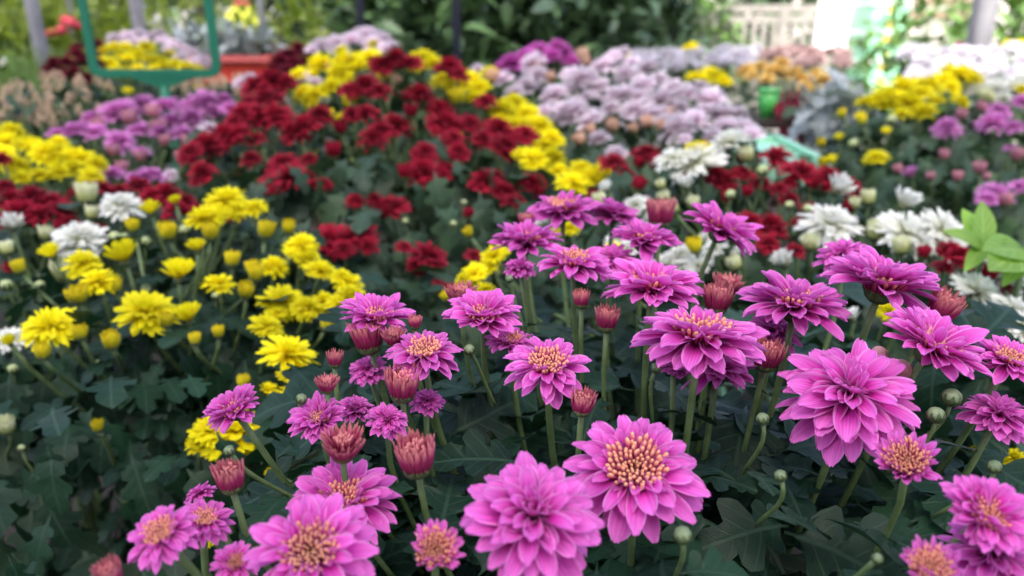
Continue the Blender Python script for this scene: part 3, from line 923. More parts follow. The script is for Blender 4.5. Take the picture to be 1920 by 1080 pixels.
W_LEFT = [(25, 427, 64, 'w'), (150, 452, 104), (228, 388, 78, 'f'), (18, 640, 74), (163, 374, 48, 'c'), (123, 517, 52, 'c'), (85, 443, 30, 'c'), (15, 472, 32, 'c'), (14, 805, 40, 'c'), (172, 405, 30, 'c'),
          (235, 447, 22, 'b'), (272, 453, 22, 'b'), (345, 432, 22, 'b'), (75, 535, 20, 'b'), (12, 535, 24, 'b'), (185, 681, 14, 'b'), (24, 692, 20, 'b'), (275, 542, 22, 'b'), (215, 445, 24, 'b'), (40, 840, 14, 'b'), (405, 555, 16, 'b')]
plant('white chrysanthemum plant with cream buds growing behind the nearest yellow plant', (-.52, .82, 0), K_WHI, W_LEFT, dlin(370, .90, 800, .64), tilt=(8, 8), leaves=70, drop=(.04, .2))
R_LEFT = [(20, 378, 62), (60, 372, 60), (100, 382, 70), (40, 402, 80), (112, 397, 62), (80, 405, 60), (190, 356, 60), (262, 350, 52), (312, 366, 56), (332, 400, 60), (10, 352, 40), (372, 402, 50), (130, 420, 40),
          (10, 415, 50), (150, 365, 50), (225, 360, 46), (285, 372, 50), (20, 500, 34), (112, 430, 26, 'c'), (350, 380, 40), (185, 440, 30, 'c'), (440, 405, 40), (400, 390, 36), (5, 300, 40), (195, 460, 26, 'c'), (395, 420, 40)]
plant('dark red chrysanthemum plant in a low band behind the white flowers on the left', (-.55, 1.0, 0), K_RED, R_LEFT, dlin(350, 1.0, 500, .84), tilt=(4, 5), leaves=110)
Y_UP = [(20, 250, 56), (50, 272, 60), (30, 312, 62), (92, 292, 72), (150, 300, 72), (110, 326, 52), (172, 332, 50), (62, 275, 50), (12, 268, 50), (160, 345, 40), (75, 330, 46), (120, 285, 52), (5, 290, 50), (135, 318, 50), (180, 310, 50), (40, 335, 40), (110, 268, 50)]
plant('yellow chrysanthemum plant at the left edge behind the dark red band', (-.72, 1.12, 0), K_YEL, Y_UP, dlin(245, 1.18, 345, 1.0), tilt=(4, 5), leaves=90)
P_LEFT = [(220, 212, 72), (270, 202, 62), (312, 202, 60), (382, 196, 72), (360, 222, 50), (322, 232, 60), (140, 247, 62), (260, 247, 58), (225, 267, 54), (265, 287, 40), (210, 327, 52), (285, 332, 58), (110, 252, 44),
          (342, 252, 50), (420, 190, 44), (180, 250, 54), (240, 225, 50), (300, 250, 44), (355, 200, 50), (400, 210, 50), (185, 340, 40), (255, 335, 44), (170, 225, 44), (430, 205, 40),
          (290, 218, 34, 'c'), (245, 228, 34, 'c'), (300, 247, 34, 'c'), (187, 242, 32, 'c'), (230, 320, 28, 'c'), (265, 300, 26, 'c'), (215, 290, 28, 'c'), (340, 300, 28, 'c'), (350, 270, 26, 'c'), (310, 270, 26, 'c')]
plant('purple chrysanthemum plant with dusky pink buds below the green frame', (-.62, 1.28, 0), K_LIL, P_LEFT, dlin(190, 1.42, 340, 1.08), tilt=(3, 5), leaves=150)
R_MID = [(742, 112, 60), (715, 125, 50), (770, 122, 56), (842, 130, 62), (862, 142, 44), (685, 165, 66), (655, 172, 50), (712, 172, 50), (785, 180, 60), (512, 155, 70), (478, 162, 60), (540, 160, 54), (500, 188, 70), (470, 195, 56), (520, 220, 70), (490, 222, 60),
         (600, 218, 56), (572, 240, 70), (555, 252, 66), (685, 215, 60), (660, 215, 40), (742, 238, 66), (715, 245, 56), (700, 262, 70), (825, 210, 60), (832, 235, 72), (880, 235, 66), (910, 192, 48), (935, 245, 62), (985, 255, 60), (945, 277, 68),
         (860, 287, 48), (797, 290, 60), (792, 325, 78), (830, 330, 40), (530, 308, 62), (548, 335, 84), (512, 347, 62), (605, 347, 36), (422, 260, 76), (392, 277, 80), (358, 287, 52), (440, 236, 60), (455, 216, 66), (380, 327, 56),
         (735, 390, 72), (665, 377, 36), (702, 375, 40), (908, 342, 60), (945, 362, 66), (967, 382, 56), (620, 452, 78), (670, 445, 76), (578, 447, 46), (803, 485, 76), (758, 465, 42), (780, 503, 42), (876, 405, 24, 'c'), (890, 482, 44), (850, 545, 40), (1000, 345, 56),
         (470, 300, 44), (450, 252, 56), (625, 290, 36, 'c'), (580, 300, 36), (850, 260, 50), (760, 330, 34, 'c'), (480, 262, 40), (930, 330, 40), (905, 262, 50), (770, 215, 30, 'c'), (640, 245, 30, 'c'), (830, 325, 34, 'c'), (720, 402, 36, 'c'),
         (820, 545, 30, 'c'), (645, 470, 50), (690, 465, 44), (870, 380, 12, 'b'), (850, 420, 14, 'b'), (760, 415, 14, 'b')]
plant('big domed dark red chrysanthemum plant in the middle of the bed', (-.20, 1.22, 0), K_RED, R_MID, dlin(110, 1.34, 520, .84), tilt=(10, 7), leaves=380, leaf_obj=150, drop=(.02, .14),
      fill=[(380, 1010, 290, 660, 1.06, .84, 300), (560, 900, 480, 700, .88, .80, 80)])
Y_MID = [(600, 125, 60), (650, 120, 70), (692, 110, 60), (790, 115, 60), (830, 152, 50), (862, 165, 60), (892, 186, 54), (918, 137, 40), (568, 176, 52), (620, 165, 62), (592, 182, 60), (640, 140, 60), (660, 182, 40), (940, 207, 60), (985, 217, 66), (1010, 240, 66), (1035, 262, 54),
         (962, 195, 60), (1000, 300, 60), (1050, 322, 52), (1072, 345, 72), (1035, 298, 60), (1110, 332, 60), (980, 290, 50), (1135, 316, 44), (812, 120, 50), (880, 152, 50), (615, 215, 30), (640, 222, 30), (720, 150, 30, 'c'), (1020, 275, 50), (860, 190, 40, 'c'), (900, 165, 46), (845, 170, 44, 'c'),
         (640, 95, 30), (700, 82, 24), (1090, 318, 50), (940, 225, 50), (965, 235, 50), (860, 265, 24, 'c'), (560, 140, 44), (670, 130, 50)]
plant('yellow chrysanthemum plant showing around and behind the red dome', (.02, 1.44, 0), K_YEL, Y_MID, dlin(95, 1.45, 345, 1.02), tilt=(6, 6), leaves=180)
PALE = [(1000, 122, 62), (985, 167, 66), (1040, 182, 60), (1090, 152, 66), (1130, 127, 66), (1120, 167, 66), (1175, 142, 60), (1160, 182, 74), (1205, 165, 60), (1235, 152, 54), (1020, 212, 52), (1075, 215, 74), (1108, 230, 60), (1190, 210, 66), (1242, 192, 66), (1228, 217, 60),
        (1270, 245, 74), (1300, 230, 66), (1332, 192, 66), (1352, 217, 60), (1290, 182, 60), (1395, 242, 60), (1412, 255, 50), (1262, 172, 60), (1150, 112, 50), (1125, 262, 46), (1072, 142, 50), (1322, 212, 60), (1060, 172, 50), (965, 180, 50), (1010, 145, 50), (1195, 185, 50), (1360, 240, 56),
        (1380, 215, 46), (1312, 165, 46), (1275, 205, 50), (1145, 205, 44), (1185, 120, 44), (1215, 130, 46), (1100, 185, 46), (945, 150, 44), (1050, 205, 40), (1340, 260, 50), (1250, 230, 46), (1095, 110, 30, 'c'), (1170, 100, 34),
        (1090, 267, 30, 'c'), (1150, 242, 30, 'c'), (1215, 235, 28, 'c'), (1240, 240, 24, 'c'), (1010, 130, 26, 'c'), (1110, 248, 26, 'c'), (1190, 245, 24, 'c'), (1285, 262, 30), (1155, 290, 50), (1100, 120, 26, 'c'), (1035, 150, 24, 'c'), (1255, 215, 24, 'c')]
plant('pale lilac pink chrysanthemum plant in a wide dome right of the red one', (.42, 1.55, 0), K_PAL, PALE, dlin(95, 1.62, 290, 1.18), tilt=(8, 7), leaves=200, fill=[(1050, 1420, 230, 330, 1.3, 1.15, 60)])
MAG = [(1010, 97, 56), (1045, 92, 50), (985, 107, 50), (960, 122, 56), (1035, 107, 44), (1070, 115, 40), (940, 130, 40), (1000, 130, 40), (1060, 100, 40)]
plant('small magenta chrysanthemum plant peeping over the pale lilac dome', (.14, 1.78, 0), K_MAG, MAG, dlin(90, 1.72, 130, 1.66), tilt=(4, 5), leaves=40)
W_RIGHT = [(1305, 308, 112), (1262, 300, 80), (1370, 270, 80), (1565, 360, 78, 'w', 28), (1690, 387, 76, 'w', 24), (1290, 352, 50, 'w'), (1555, 425, 122, 'f', 8), (1695, 442, 128, 'f', 20), (1762, 437, 104, 'f', 30), (1668, 422, 60), (1828, 548, 92, 'f', 26), (1882, 515, 88, 'f', 32),
           (1902, 590, 90, 'f', 26), (1140, 357, 42, 'w'), (1192, 387, 70), (1472, 497, 60, 'w'), (1230, 400, 60), (1275, 482, 66), (1332, 442, 50), (1200, 440, 66), (1160, 450, 60), (1915, 612, 80), (1310, 500, 60), (1250, 500, 70),
           (1340, 470, 60), (1180, 470, 60), (1730, 460, 60, 'f', 22), (1870, 600, 60, 'w', 22), (1520, 462, 36, 'c'), (1640, 442, 44, 'c'), (1247, 377, 30, 'c'), (1302, 387, 30, 'c'), (1400, 297, 34, 'c'), (1602, 387, 26, 'c'), (1628, 378, 34, 'c'), (1240, 350, 22, 'c'), (1690, 470, 40, 'c'),
           (1265, 395, 30, 'c'), (1430, 320, 24, 'b'), (1480, 385, 18, 'b'), (1515, 392, 20, 'b'), (1370, 365, 20, 'b'), (1330, 290, 20, 'b'), (1125, 380, 30, 'c'), (1560, 520, 40), (1390, 470, 40), (1600, 600, 50, 'w'), (1855, 620, 40, 'c'), (1380, 500, 34, 'c'), (930, 515, 36, 'c'), (1010, 412, 34)]
plant('white chrysanthemum plant with cream buds right of the tallest pink flowers', (.44, .92, 0), K_WHI, W_RIGHT, dlin(270, 1.04, 600, .66), tilt=(6, 7), leaves=200, fill=[(1130, 1700, 330, 560, 1.0, .78, 110)])
R_RIGHT = [(1150, 307, 62), (1212, 290, 60), (1225, 312, 30, 'c'), (1197, 312, 30, 'c'), (1352, 342, 62), (1392, 327, 50), (1340, 330, 50), (1425, 345, 44), (1455, 298, 66), (1500, 325, 78), (1550, 337, 70), (1588, 357, 60), (1442, 430, 78), (1405, 422, 60), (1480, 377, 44), (1520, 397, 44),
           (1492, 472, 40), (1500, 420, 34), (1362, 377, 30, 'c'), (1195, 352, 32, 'c'), (1800, 482, 54), (1830, 497, 62), (1862, 470, 60), (1850, 455, 56), (1778, 472, 50), (1770, 502, 44), (1820, 450, 46), (1890, 490, 50), (1390, 300, 30, 'c'), (1290, 330, 28, 'c'), (1590, 395, 30, 'c'), (1460, 355, 40), (1440, 460, 50),
           (1400, 365, 26, 'c'), (1480, 345, 40), (1880, 540, 40), (1850, 520, 34, 'c'), (1730, 480, 30, 'c'), (1175, 330, 40), (1110, 375, 30, 'c'), (1320, 275, 20, 'c'), (1520, 350, 36, 'c')]
plant('dark red chrysanthemum plant mixed among the white flowers on the right', (.52, 1.0, 0), K_RED, R_RIGHT, dlin(285, 1.08, 520, .74), tilt=(4, 6), leaves=150, lean=14)
Y_FRONT = [(930, 480, 60), (890, 515, 60), (920, 500, 46), (870, 525, 40), (1305, 468, 36, 'c'), (910, 545, 40), (1310, 282, 58), (1070, 430, 44), (1665, 585, 50), (1690, 600, 40), (1780, 610, 54), (1820, 620, 40), (1755, 765, 50), (1900, 860, 44), (1150, 470, 40), (1040, 440, 40), (1840, 850, 40), (840, 560, 26, 'c'), (510, 890, 22, 'c'), (880, 440, 24, 'c'), (395, 1015, 34), (1870, 905, 30), (1915, 1035, 40)]
plant('yellow chrysanthemum plant with flowers glimpsed between the pink heads', (.28, .80, 0), K_YEL, Y_FRONT, lambda px, py: ramp(py, 280, 1.02, 480, .74) if py < 480 else ramp(py, 480, .74, 1040, .40), tilt=(6, 7), leaves=60)
Y_RIGHT = [(1725, 177, 58), (1690, 167, 60), (1660, 187, 60), (1640, 192, 58), (1702, 197, 66), (1770, 152, 56), (1800, 142, 56), (1732, 212, 56), (1800, 190, 40), (1820, 147, 50), (1622, 192, 44), (1742, 162, 54), (1680, 185, 50), (1715, 160, 46), (1612, 217, 26), (1580, 217, 20, 'c'), (1662, 251, 28, 'w'), (1574, 262, 30, 'w'), (1562, 307, 40, 'w'), (1540, 272, 20, 'c'),
           (1642, 298, 54), (1755, 190, 40), (1785, 165, 40), (1690, 215, 40), (1618, 230, 22, 'c'), (1672, 225, 20, 'b'), (1600, 270, 20, 'b'), (1545, 310, 24, 'c'), (1620, 375, 24), (1780, 135, 44), (1915, 170, 30)]
plant('loose yellow chrysanthemum plant standing at the right beside the mint green table', (.78, 1.52, 0), K_YEL, Y_RIGHT, dlin(135, 1.72, 300, 1.28), tilt=(4, 6), leaves=230, fill=[(1560, 1960, 210, 480, 1.5, 1.12, 220)])
P_RIGHT = [(1775, 242, 58), (1862, 234, 62), (1872, 212, 50), (1710, 332, 40, 'w'), (1865, 366, 66), (1912, 352, 46), (1915, 192, 40), (1895, 280, 30), (1900, 240, 40), (1850, 375, 40), (1686, 322, 22, 'c'), (1770, 296, 24, 'c'), (1836, 321, 28, 'c'), (1796, 336, 24, 'c'), (1888, 382, 30, 'c'), (1906, 297, 30, 'c'), (1800, 220, 24, 'c'), (1840, 205, 22, 'c'), (1745, 335, 20, 'c'), (1850, 335, 16, 'c')]
plant('purple chrysanthemum plant with few scattered flowers at the right edge', (.86, 1.34, 0), K_LIL, P_RIGHT, dlin(190, 1.5, 380, 1.16), tilt=(4, 6), leaves=120, fill=[(1700, 1960, 240, 470, 1.4, 1.1, 90)])
W_BACK = [(1770, 150, 60), (1790, 160, 50), (1900, 165, 56), (1860, 170, 60), (1830, 172, 50), (1880, 185, 44), (1830, 160, 30, 'c'), (1845, 185, 30, 'c'), (1870, 160, 50), (1915, 155, 50), (1810, 170, 34, 'c'), (1855, 190, 24, 'c')]
plant('white chrysanthemum plant behind the loose yellow one at the right edge', (1.1, 1.8, 0), K_WHI, W_BACK, dlin(145, 1.8, 190, 1.6), tilt=(2, 5), leaves=60)
LIL_MID = [(600, 88, 44), (630, 82, 50), (660, 78, 46), (690, 68, 50), (715, 75, 44), (585, 95, 34), (735, 85, 30), (640, 95, 40), (700, 85, 50), (720, 92, 30), (675, 62, 34), (390, 150 - 40, 30), (470, 148, 34), (450, 155, 34), (565, 150, 40), (590, 155, 34), (615, 135, 24)]
plant('pale lilac chrysanthemum plant on the crest behind the yellow and red domes', (-.35, 1.95, 0), K_PAL, LIL_MID[:11], dlin(60, 1.95, 100, 1.75), tilt=(4, 5), leaves=50)
W_FLECK = [(470, 148, 36), (450, 156, 34), (567, 148, 42), (592, 158, 36), (617, 134, 24, 'c'), (897, 135, 40), (740, 155, 24, 'c'), (392, 242, 42), (320, 330, 34), (480, 158, 26), (920, 150, 30, 'c')]
plant('pale chrysanthemum plant with a few lilac white flowers among the red ones', (-.45, 1.5, 0), K_PAL, W_FLECK, dlin(130, 1.42, 330, 1.14), tilt=(4, 5), leaves=20)
R_BACK = [(540, 105, 44), (560, 95, 40), (525, 118, 44), (550, 125, 50), (575, 112, 40), (540, 135, 46), (590, 120, 30), (515, 132, 34), (565, 132, 36)]
plant('wine red chrysanthemum plant behind the domes beside the orange trough', (-.55, 1.85, 0), K_WIN, R_BACK, dlin(95, 1.8, 135, 1.65), tilt=(4, 5), leaves=40)
R_FAR = [(100, 130, 44), (125, 120, 44), (145, 105, 40), (155, 120, 40), (115, 145, 44), (140, 140, 44), (90, 140, 36), (160, 150, 40), (145, 90, 30), (180, 85, 30), (175, 100, 30), (185, 120, 30), (155, 158, 30), (100, 118, 30)]
plant('wine red chrysanthemum plant standing behind the left side of the green frame', (-1.15, 1.95, 0), K_WIN, R_FAR, dlin(85, 2.0, 160, 1.75), tilt=(4, 5), leaves=70)
Y_FAR = [(200, 95, 34), (215, 90, 34), (235, 88, 34), (205, 120, 36), (215, 130, 32), (240, 110, 30), (260, 105, 34), (275, 90, 34), (280, 112, 36), (300, 115, 34), (305, 128, 34), (260, 130, 30), (235, 132, 30), (330, 122, 36), (350, 128, 34), (370, 132, 30), (320, 100, 26), (225, 105, 26), (290, 130, 30), (208, 160, 22), (240, 170, 22), (375, 165, 22), (190, 115, 26), (248, 95, 28)]
plant('yellow chrysanthemum plant seen through the opening of the green frame', (-1.0, 2.1, 0), K_YEL, Y_FAR, dlin(85, 2.1, 175, 1.75), tilt=(4, 5), leaves=90)
L_FAR = [(215, 75, 34), (240, 70, 34), (260, 65, 34), (285, 70, 34), (305, 78, 34), (325, 85, 34), (345, 92, 34), (360, 100, 34), (380, 112, 30), (315, 95, 30), (340, 108, 30), (270, 80, 34), (230, 82, 30), (365, 118, 26), (300, 66, 28), (250, 78, 28), (385, 122, 22)]
plant('pale lilac chrysanthemum plant behind the yellow one seen through the green frame', (-1.15, 2.5, 0), K_PAL, L_FAR, dlin(65, 2.5, 122, 2.25), tilt=(4, 5), leaves=60)
GOLD = [(1400, 135, 40), (1425, 128, 44), (1450, 135, 46), (1470, 140, 40), (1500, 150, 44), (1520, 155, 44), (1545, 152, 44), (1565, 155, 40), (1580, 160, 30), (1490, 140, 40), (1440, 150, 36), (1530, 140, 36), (1410, 145, 36), (1555, 165, 36), (1510, 165, 36), (1465, 120, 36)]
plant('golden apricot chrysanthemum plant above the bright green cup', (.82, 2.2, 0), K_GOL, GOLD, dlin(120, 2.25, 165, 2.05), tilt=(4, 5), leaves=110, drop=(.03, .3))
Y_B = [(1310, 145, 36), (1330, 138, 38), (1345, 145, 40), (1355, 152, 34), (1320, 152, 34), (1295, 145, 26), (1365, 155, 24), (1290, 90, 26), (1300, 86, 22), (1175, 104, 16)]
plant('small yellow chrysanthemum plant rising behind the pale lilac dome', (.55, 2.25, 0), K_YEL, Y_B, dlin(85, 2.4, 155, 2.1), tilt=(4, 5), leaves=40)


def row(n, x0, x1, y0, y1, w):
    return [(random.uniform(x0, x1), random.uniform(y0, y1), random.uniform(w * .8, w * 1.2)) for _ in range(n)]


plant('broad bed of white lilac chrysanthemums in front of the pale railing', (.95, 3.1, 0), K_BED, row(60, 1180, 1420, 92, 128, 32), dlin(85, 3.2, 130, 2.6), tilt=(2, 5), leaves=80)
plant('rosy brown chrysanthemum plant left of the sunlit panels', (1.25, 3.0, 0), kit(petal_mat('rosy_beige_petal', (.30, .17, .16), (.44, .29, .28), (.52, .38, .37), stripe=.1), M_DUSKY, 9500, 2), row(40, 1430, 1600, 92, 128, 30), dlin(85, 3.2, 130, 2.6), tilt=(2, 5), leaves=80)
plant('pale lilac chrysanthemums massed at the foot of the grey post', (1.6, 2.7, 0), K_BED, row(70, 1700, 1960, 92, 150, 36), dlin(85, 2.8, 155, 2.1), tilt=(2, 5), leaves=80)
plant('yellow chrysanthemum plant right of the grey post', (1.9, 2.9, 0), K_YEL, row(9, 1865, 1960, 82, 100, 34), dlin(80, 2.95, 100, 2.8), tilt=(2, 5), leaves=30)


# ------------------------------------------------------------------ leafy plants and furniture
def leaf_cloud(name, label, cat, base, spots, geos, mat, size, up=(0, 25), group=None, stems=3, obj=False, stem_mat=M_BARK):
    th = thing(name, base, label, cat, group)
    mb = MB()
    base = Vector(base)
    for pos in spots:
        az, pitch = random.uniform(0, 6.28), R(random.gauss(*up))
        ln = random.uniform(*size)
        M = Matrix.Translation(pos) @ Matrix.Rotation(az, 4, 'Z') @ Matrix.Rotation(-pitch, 4, 'Y') @ Matrix.Rotation(R(random.gauss(0, 22)), 4, 'X') @ Matrix.Diagonal((ln, ln, ln, 1))
        g = geos[random.randrange(len(geos))]
        mb.add(g[0], g[1], g[2], 0, M)
    put('foliage', mb.mesh('foliage', mat), th, kind='stuff')
    for k in range(stems):
        t = Vector(spots[random.randrange(len(spots))])
        b0 = base + Vector((random.uniform(-.06, .06), random.uniform(-.06, .06), 0))
        put('stem', MB().add(*tube(bez(b0, lerp(b0, t, .3) + Vector((0, 0, .1)), lerp(b0, t, .7), t, 6), [.018, .016, .013, .01, .007, .004], 6)).mesh('stem', stem_mat), th)
    return th


def blob(c, r, n, shell=.35):
    out = []
    for _ in range(n):
        v = Vector((random.gauss(0, 1), random.gauss(0, 1), random.gauss(0, 1))).normalized()
        q = random.random() ** shell
        w = 1 + .18 * math.sin(5 * v.x + 3 * v.z + c[0] * 7) + .12 * math.sin(9 * v.y + 4 * v.x)
        out.append(Vector(c) + Vector((v.x * r[0], v.y * r[1], v.z * r[2])) * q * w)
    return [p for p in out if p.z > .02]


# dark broad leaved shrubs in the centre
for k, (px, d, r, lab) in enumerate(((760, 3.1, (.32, .3, .52), 'dark green shrub behind the dark slim post in the centre'), (900, 3.3, (.45, .4, .62), 'dark broad leaved shrub directly behind the yellow and red domes'),
                                     (1060, 3.4, (.48, .4, .60), 'dark broad leaved shrub behind the magenta chrysanthemum'), (1190, 3.8, (.30, .3, .50), 'rounded green shrub at the edge of the bright gap'))):
    c = P(px, 30, d)
    leaf_cloud('shrub', lab, 'shrub', (c.x, c.y, 0), blob((c.x, c.y, .66), r, 1700), OVAL, M_HEDGE, (.07, .13), (10, 35), 'dark shrubs behind the flower bed', 5)
# yellow green shrubs on the left
for k, (px, py, d, r, mat, sz, lab) in enumerate(((335, 20, 3.6, (.40, .35, .42), M_YGREEN, (.05, .09), 'yellow green shrub behind the grey edging plants on the left'), (560, 50, 3.4, (.34, .3, .50), M_YGREEN, (.05, .10), 'pale yellow green bush between two slim posts'),
                                                  (640, 30, 4.2, (.35, .3, .8), M_YGREEN, (.05, .1), 'tall straw green bush left of the dark slim post'), (170, 40, 3.8, (.40, .3, .42), M_YGREEN, (.08, .14), 'light green leafy shrub behind the left arm of the frame'),
                                                  (20, 45, 3.4, (.40, .3, .34), M_YGREEN, (.08, .14), 'light green leafy shrub at the far left edge'), (1300, 50, 7.5, (.6, .5, .7), M_GRASS, (.10, .18), 'pale green bush at the left end of the pale railing'),
                                                  (1740, 60, 5.2, (.45, .4, .55), M_GRASS, (.08, .15), 'green bush left of the thick grey post'), (1905, 40, 6.0, (.5, .4, .7), M_GRASS, (.12, .2), 'sunlit green bush at the right edge behind the grey post'),
                                                  (1420, 20, 9.6, (1.5, .6, 1.3), M_HEDGE, (.16, .28), 'wide green shrub far behind the pale railing'))):
    c = P(px, py, d)
    leaf_cloud('shrub', lab, 'shrub', (c.x, c.y, 0), blob((c.x, c.y, max(.1, c.z - r[2] * .35)), r, 1800 if r[0] > 1 else 520), OVAL, mat, sz, (15, 35), 'light green shrubs around the bed', 4)
# dark trees far left to close the view
for k, (x, y, h) in enumerate(((-6.5, 9.5, 3.0), (-4.4, 9.0, 3.4), (-2.6, 9.6, 3.1), (-.9, 9.2, 3.3), (.6, 9.8, 3.2))):
    lab = ['leftmost', 'second from the left', 'third from the left', 'fourth from the left', 'rightmost'][k]
    t = thing('tree', (x, y, 0), f'dark leafy tree far behind the bed, {lab} of the row', 'tree', 'dark trees far behind the bed')
    put('trunk', MB().add(*tube([Vector((x, y, 0)), Vector((x + .05, y, .8)), Vector((x - .04, y, 1.6)), Vector((x, y, h))], [.12, .1, .08, .03], 8)).mesh('trunk', M_BARK), t)
    mb = MB()
    for pos in blob((x, y, h * .5), (1.15, .8, h * .52), 2000, .45):
        ln = random.uniform(.18, .32)
        g = OVAL[random.randrange(3)]
        mb.add(g[0], g[1], g[2], 0, Matrix.Translation(pos) @ Matrix.Rotation(random.uniform(0, 6.28), 4, 'Z') @ Matrix.Rotation(R(random.gauss(-5, 35)), 4, 'Y') @ Matrix.Diagonal((ln, ln, ln, 1)))
    put('crown', mb.mesh('crown', M_HEDGE), t, kind='stuff')

# grassy tufts at the left edge
def tuft(px, d, n, h, label):
    c = P(px, 100, d)
    th = thing('grass_tuft', (c.x, c.y, 0), label, 'grass', 'green tufts at the left edge')
    mb = MB()
    for _ in range(n):
        b0 = Vector((c.x + random.gauss(0, .07), c.y + random.gauss(0, .07), 0))
        t = b0 + Vector((random.gauss(0, .08), random.gauss(0, .08), h * random.uniform(.7, 1.05)))
        pts = bez(b0, b0 + Vector((0, 0, h * .4)), lerp(b0, t, .7) + Vector((0, 0, .05)), t, 6)
        v, f, uv = [], [], []
        for j, p in enumerate(pts):
            w = .007 * (1 - j / 6)
            v += [(p.x - w, p.y, p.z), (p.x + w, p.y, p.z)]; uv += [(0.3, j / 5), (.7, j / 5)]
            if j: f.append([2 * j - 2, 2 * j - 1, 2 * j + 1, 2 * j])
        mb.add(v, f, uv)
    put('blade', mb.mesh('blade', M_GRASS), th, kind='stuff')
tuft(15, 2.05, 260, .72, 'dense green grassy tuft at the far left edge below the grey pole')
tuft(85, 2.15, 260, .70, 'dense green grassy tuft right around the foot of the leftmost grey pole')

# beige flowering succulents
def kalanchoe(px0, px1, py0, py1, d, n, label):
    base = P((px0 + px1) / 2, py1, d)
    th = thing('kalanchoe_plant', (base.x, base.y, 0), label, 'kalanchoe', 'beige kalanchoe plants')
    me = MB()
    for i in range(16):
        q = math.sqrt((i + .5) / 16)
        g = bud_geo_small
        me.add(g[0], g[1], g[2], 0, Matrix.Translation((q * math.cos(i * 2.4) * .8, q * math.sin(i * 2.4) * .8, .7 * (1 - q * q) + random.uniform(-.2, .2))) @ Matrix.Diagonal((.24, .24, .34, 1)))
    me = me.mesh('flower_cluster', M_BEIGE)
    for i in range(n):
        px, py = random.uniform(px0, px1), random.uniform(py0, py1)
        pos = P(px, py, d * random.uniform(.94, 1.06) * ramp(py, py0, 1.08, py1, .95))
        f_ = put('flower_cluster', me, th, Matrix.Translation(pos) @ Matrix.Rotation(random.uniform(0, 6), 4, 'Z') @ Matrix.Diagonal((.010, .010, .024, 1)))
        put('stem', USTEM[i % 4], f_, Matrix.Translation(pos) @ Matrix.Diagonal((.11, .11, .18, 1)))
    mb = MB()
    for _ in range(n * 2):
        pos = P(random.uniform(px0, px1), random.uniform(py0 + 20, py1 + 40), d * random.uniform(.95, 1.08))
        g = OVAL[random.randrange(3)]
        ln = random.uniform(.03, .05)
        mb.add(g[0], g[1], g[2], 0, Matrix.Translation(pos) @ Matrix.Rotation(random.uniform(0, 6.28), 4, 'Z') @ Matrix.Rotation(R(random.gauss(-20, 25)), 4, 'Y') @ Matrix.Diagonal((ln, ln, ln, 1)))
    put('foliage', mb.mesh('foliage', M_LEAF2), th, kind='stuff')


bud_geo_small = lathe([(.2, -.5), (.5, -.1), (.45, .3), (.1, .6)], 6)
kalanchoe(-20, 100, 165, 235, 1.45, 34, 'beige flowering kalanchoe plant at the far left edge behind the yellow flowers')
kalanchoe(70, 215, 150, 240, 1.52, 46, 'beige flowering kalanchoe plant left of the stem of the green frame')
kalanchoe(310, 470, 150, 182, 1.62, 34, 'beige flowering kalanchoe plant right of the stem of the green frame')

# lime green broad leaves at the right edge
lp = P(1880, 480, .72)
lime = thing('leafy_plant', (lp.x + .02, lp.y + .03, 0), 'bright lime green leafy plant at the right edge above the red and white flowers', 'plant')
ME_LIME = [MB().add(*oval_leaf_geo(8, w_, dr, .22, k)).mesh('leaf', M_LIME) for k, (w_, dr) in enumerate(((.50, .3), (.44, .7), (.54, .15)))]
hub = P(1842, 465, 0.721)
for px, py, dd in ((1812, 385, 0.736), (1848, 375, 0.721), (1795, 420, 0.705), (1890, 445, 0.698), (1822, 490, 0.698)):
    t = P(px, py, dd) - hub
    put('leaf', ME_LIME[px % 3], lime, frame_xz(hub, t, Vector((0, -.55, .85)), t.length))
hub2 = P(1925, 470, 0.713)
for px, py, dd in ((1850, 462, 0.682), (1862, 498, 0.666), (1935, 420, 0.698), (1900, 440, 0.759), (1900, 510, 0.682), (1985, 440, 0.713), (1960, 520, 0.682)):
    t = P(px, py, dd) - hub2
    put('leaf', ME_LIME[px % 3], lime, frame_xz(hub2, t, Vector((0, -.5, .85)), t.length))
for h_ in (hub, hub2):
    b0 = Vector((lp.x + .02, lp.y + .03, 0))
    put('stem', MB().add(*tube(bez(b0, b0 + Vector((0, 0, .2)), h_ - Vector((0, 0, .15)), h_, 8), .003, 7)).mesh('stem', M_STEM), lime)

# silver leaved plants
def silver(spots, label, geos=LEAF_LO, size=(.05, .09)):
    c = sum(spots, Vector((0, 0, 0))) / len(spots)
    leaf_cloud('silver_leaf_plant', label, 'plant', (c.x, c.y, 0), spots, geos, M_SILVER, size, (25, 30), 'silver leaved plants', 4, stem_mat=M_STEM)
silver([P(random.uniform(1525, 1610), random.uniform(175, 275), random.uniform(1.7, 1.95)) for _ in range(90)], 'silver grey leafy plant between the golden flowers and the loose yellow plant')
for k in range(4):
    silver([P(random.uniform(330 + 42 * k, 375 + 42 * k), random.uniform(66, 108), random.uniform(2.9, 3.2)) for _ in range(90)], f'silver grey leafy clump in the orange trough, {["leftmost", "second from the left", "third from the left", "rightmost"][k]} of four', OVAL, (.05, .10))

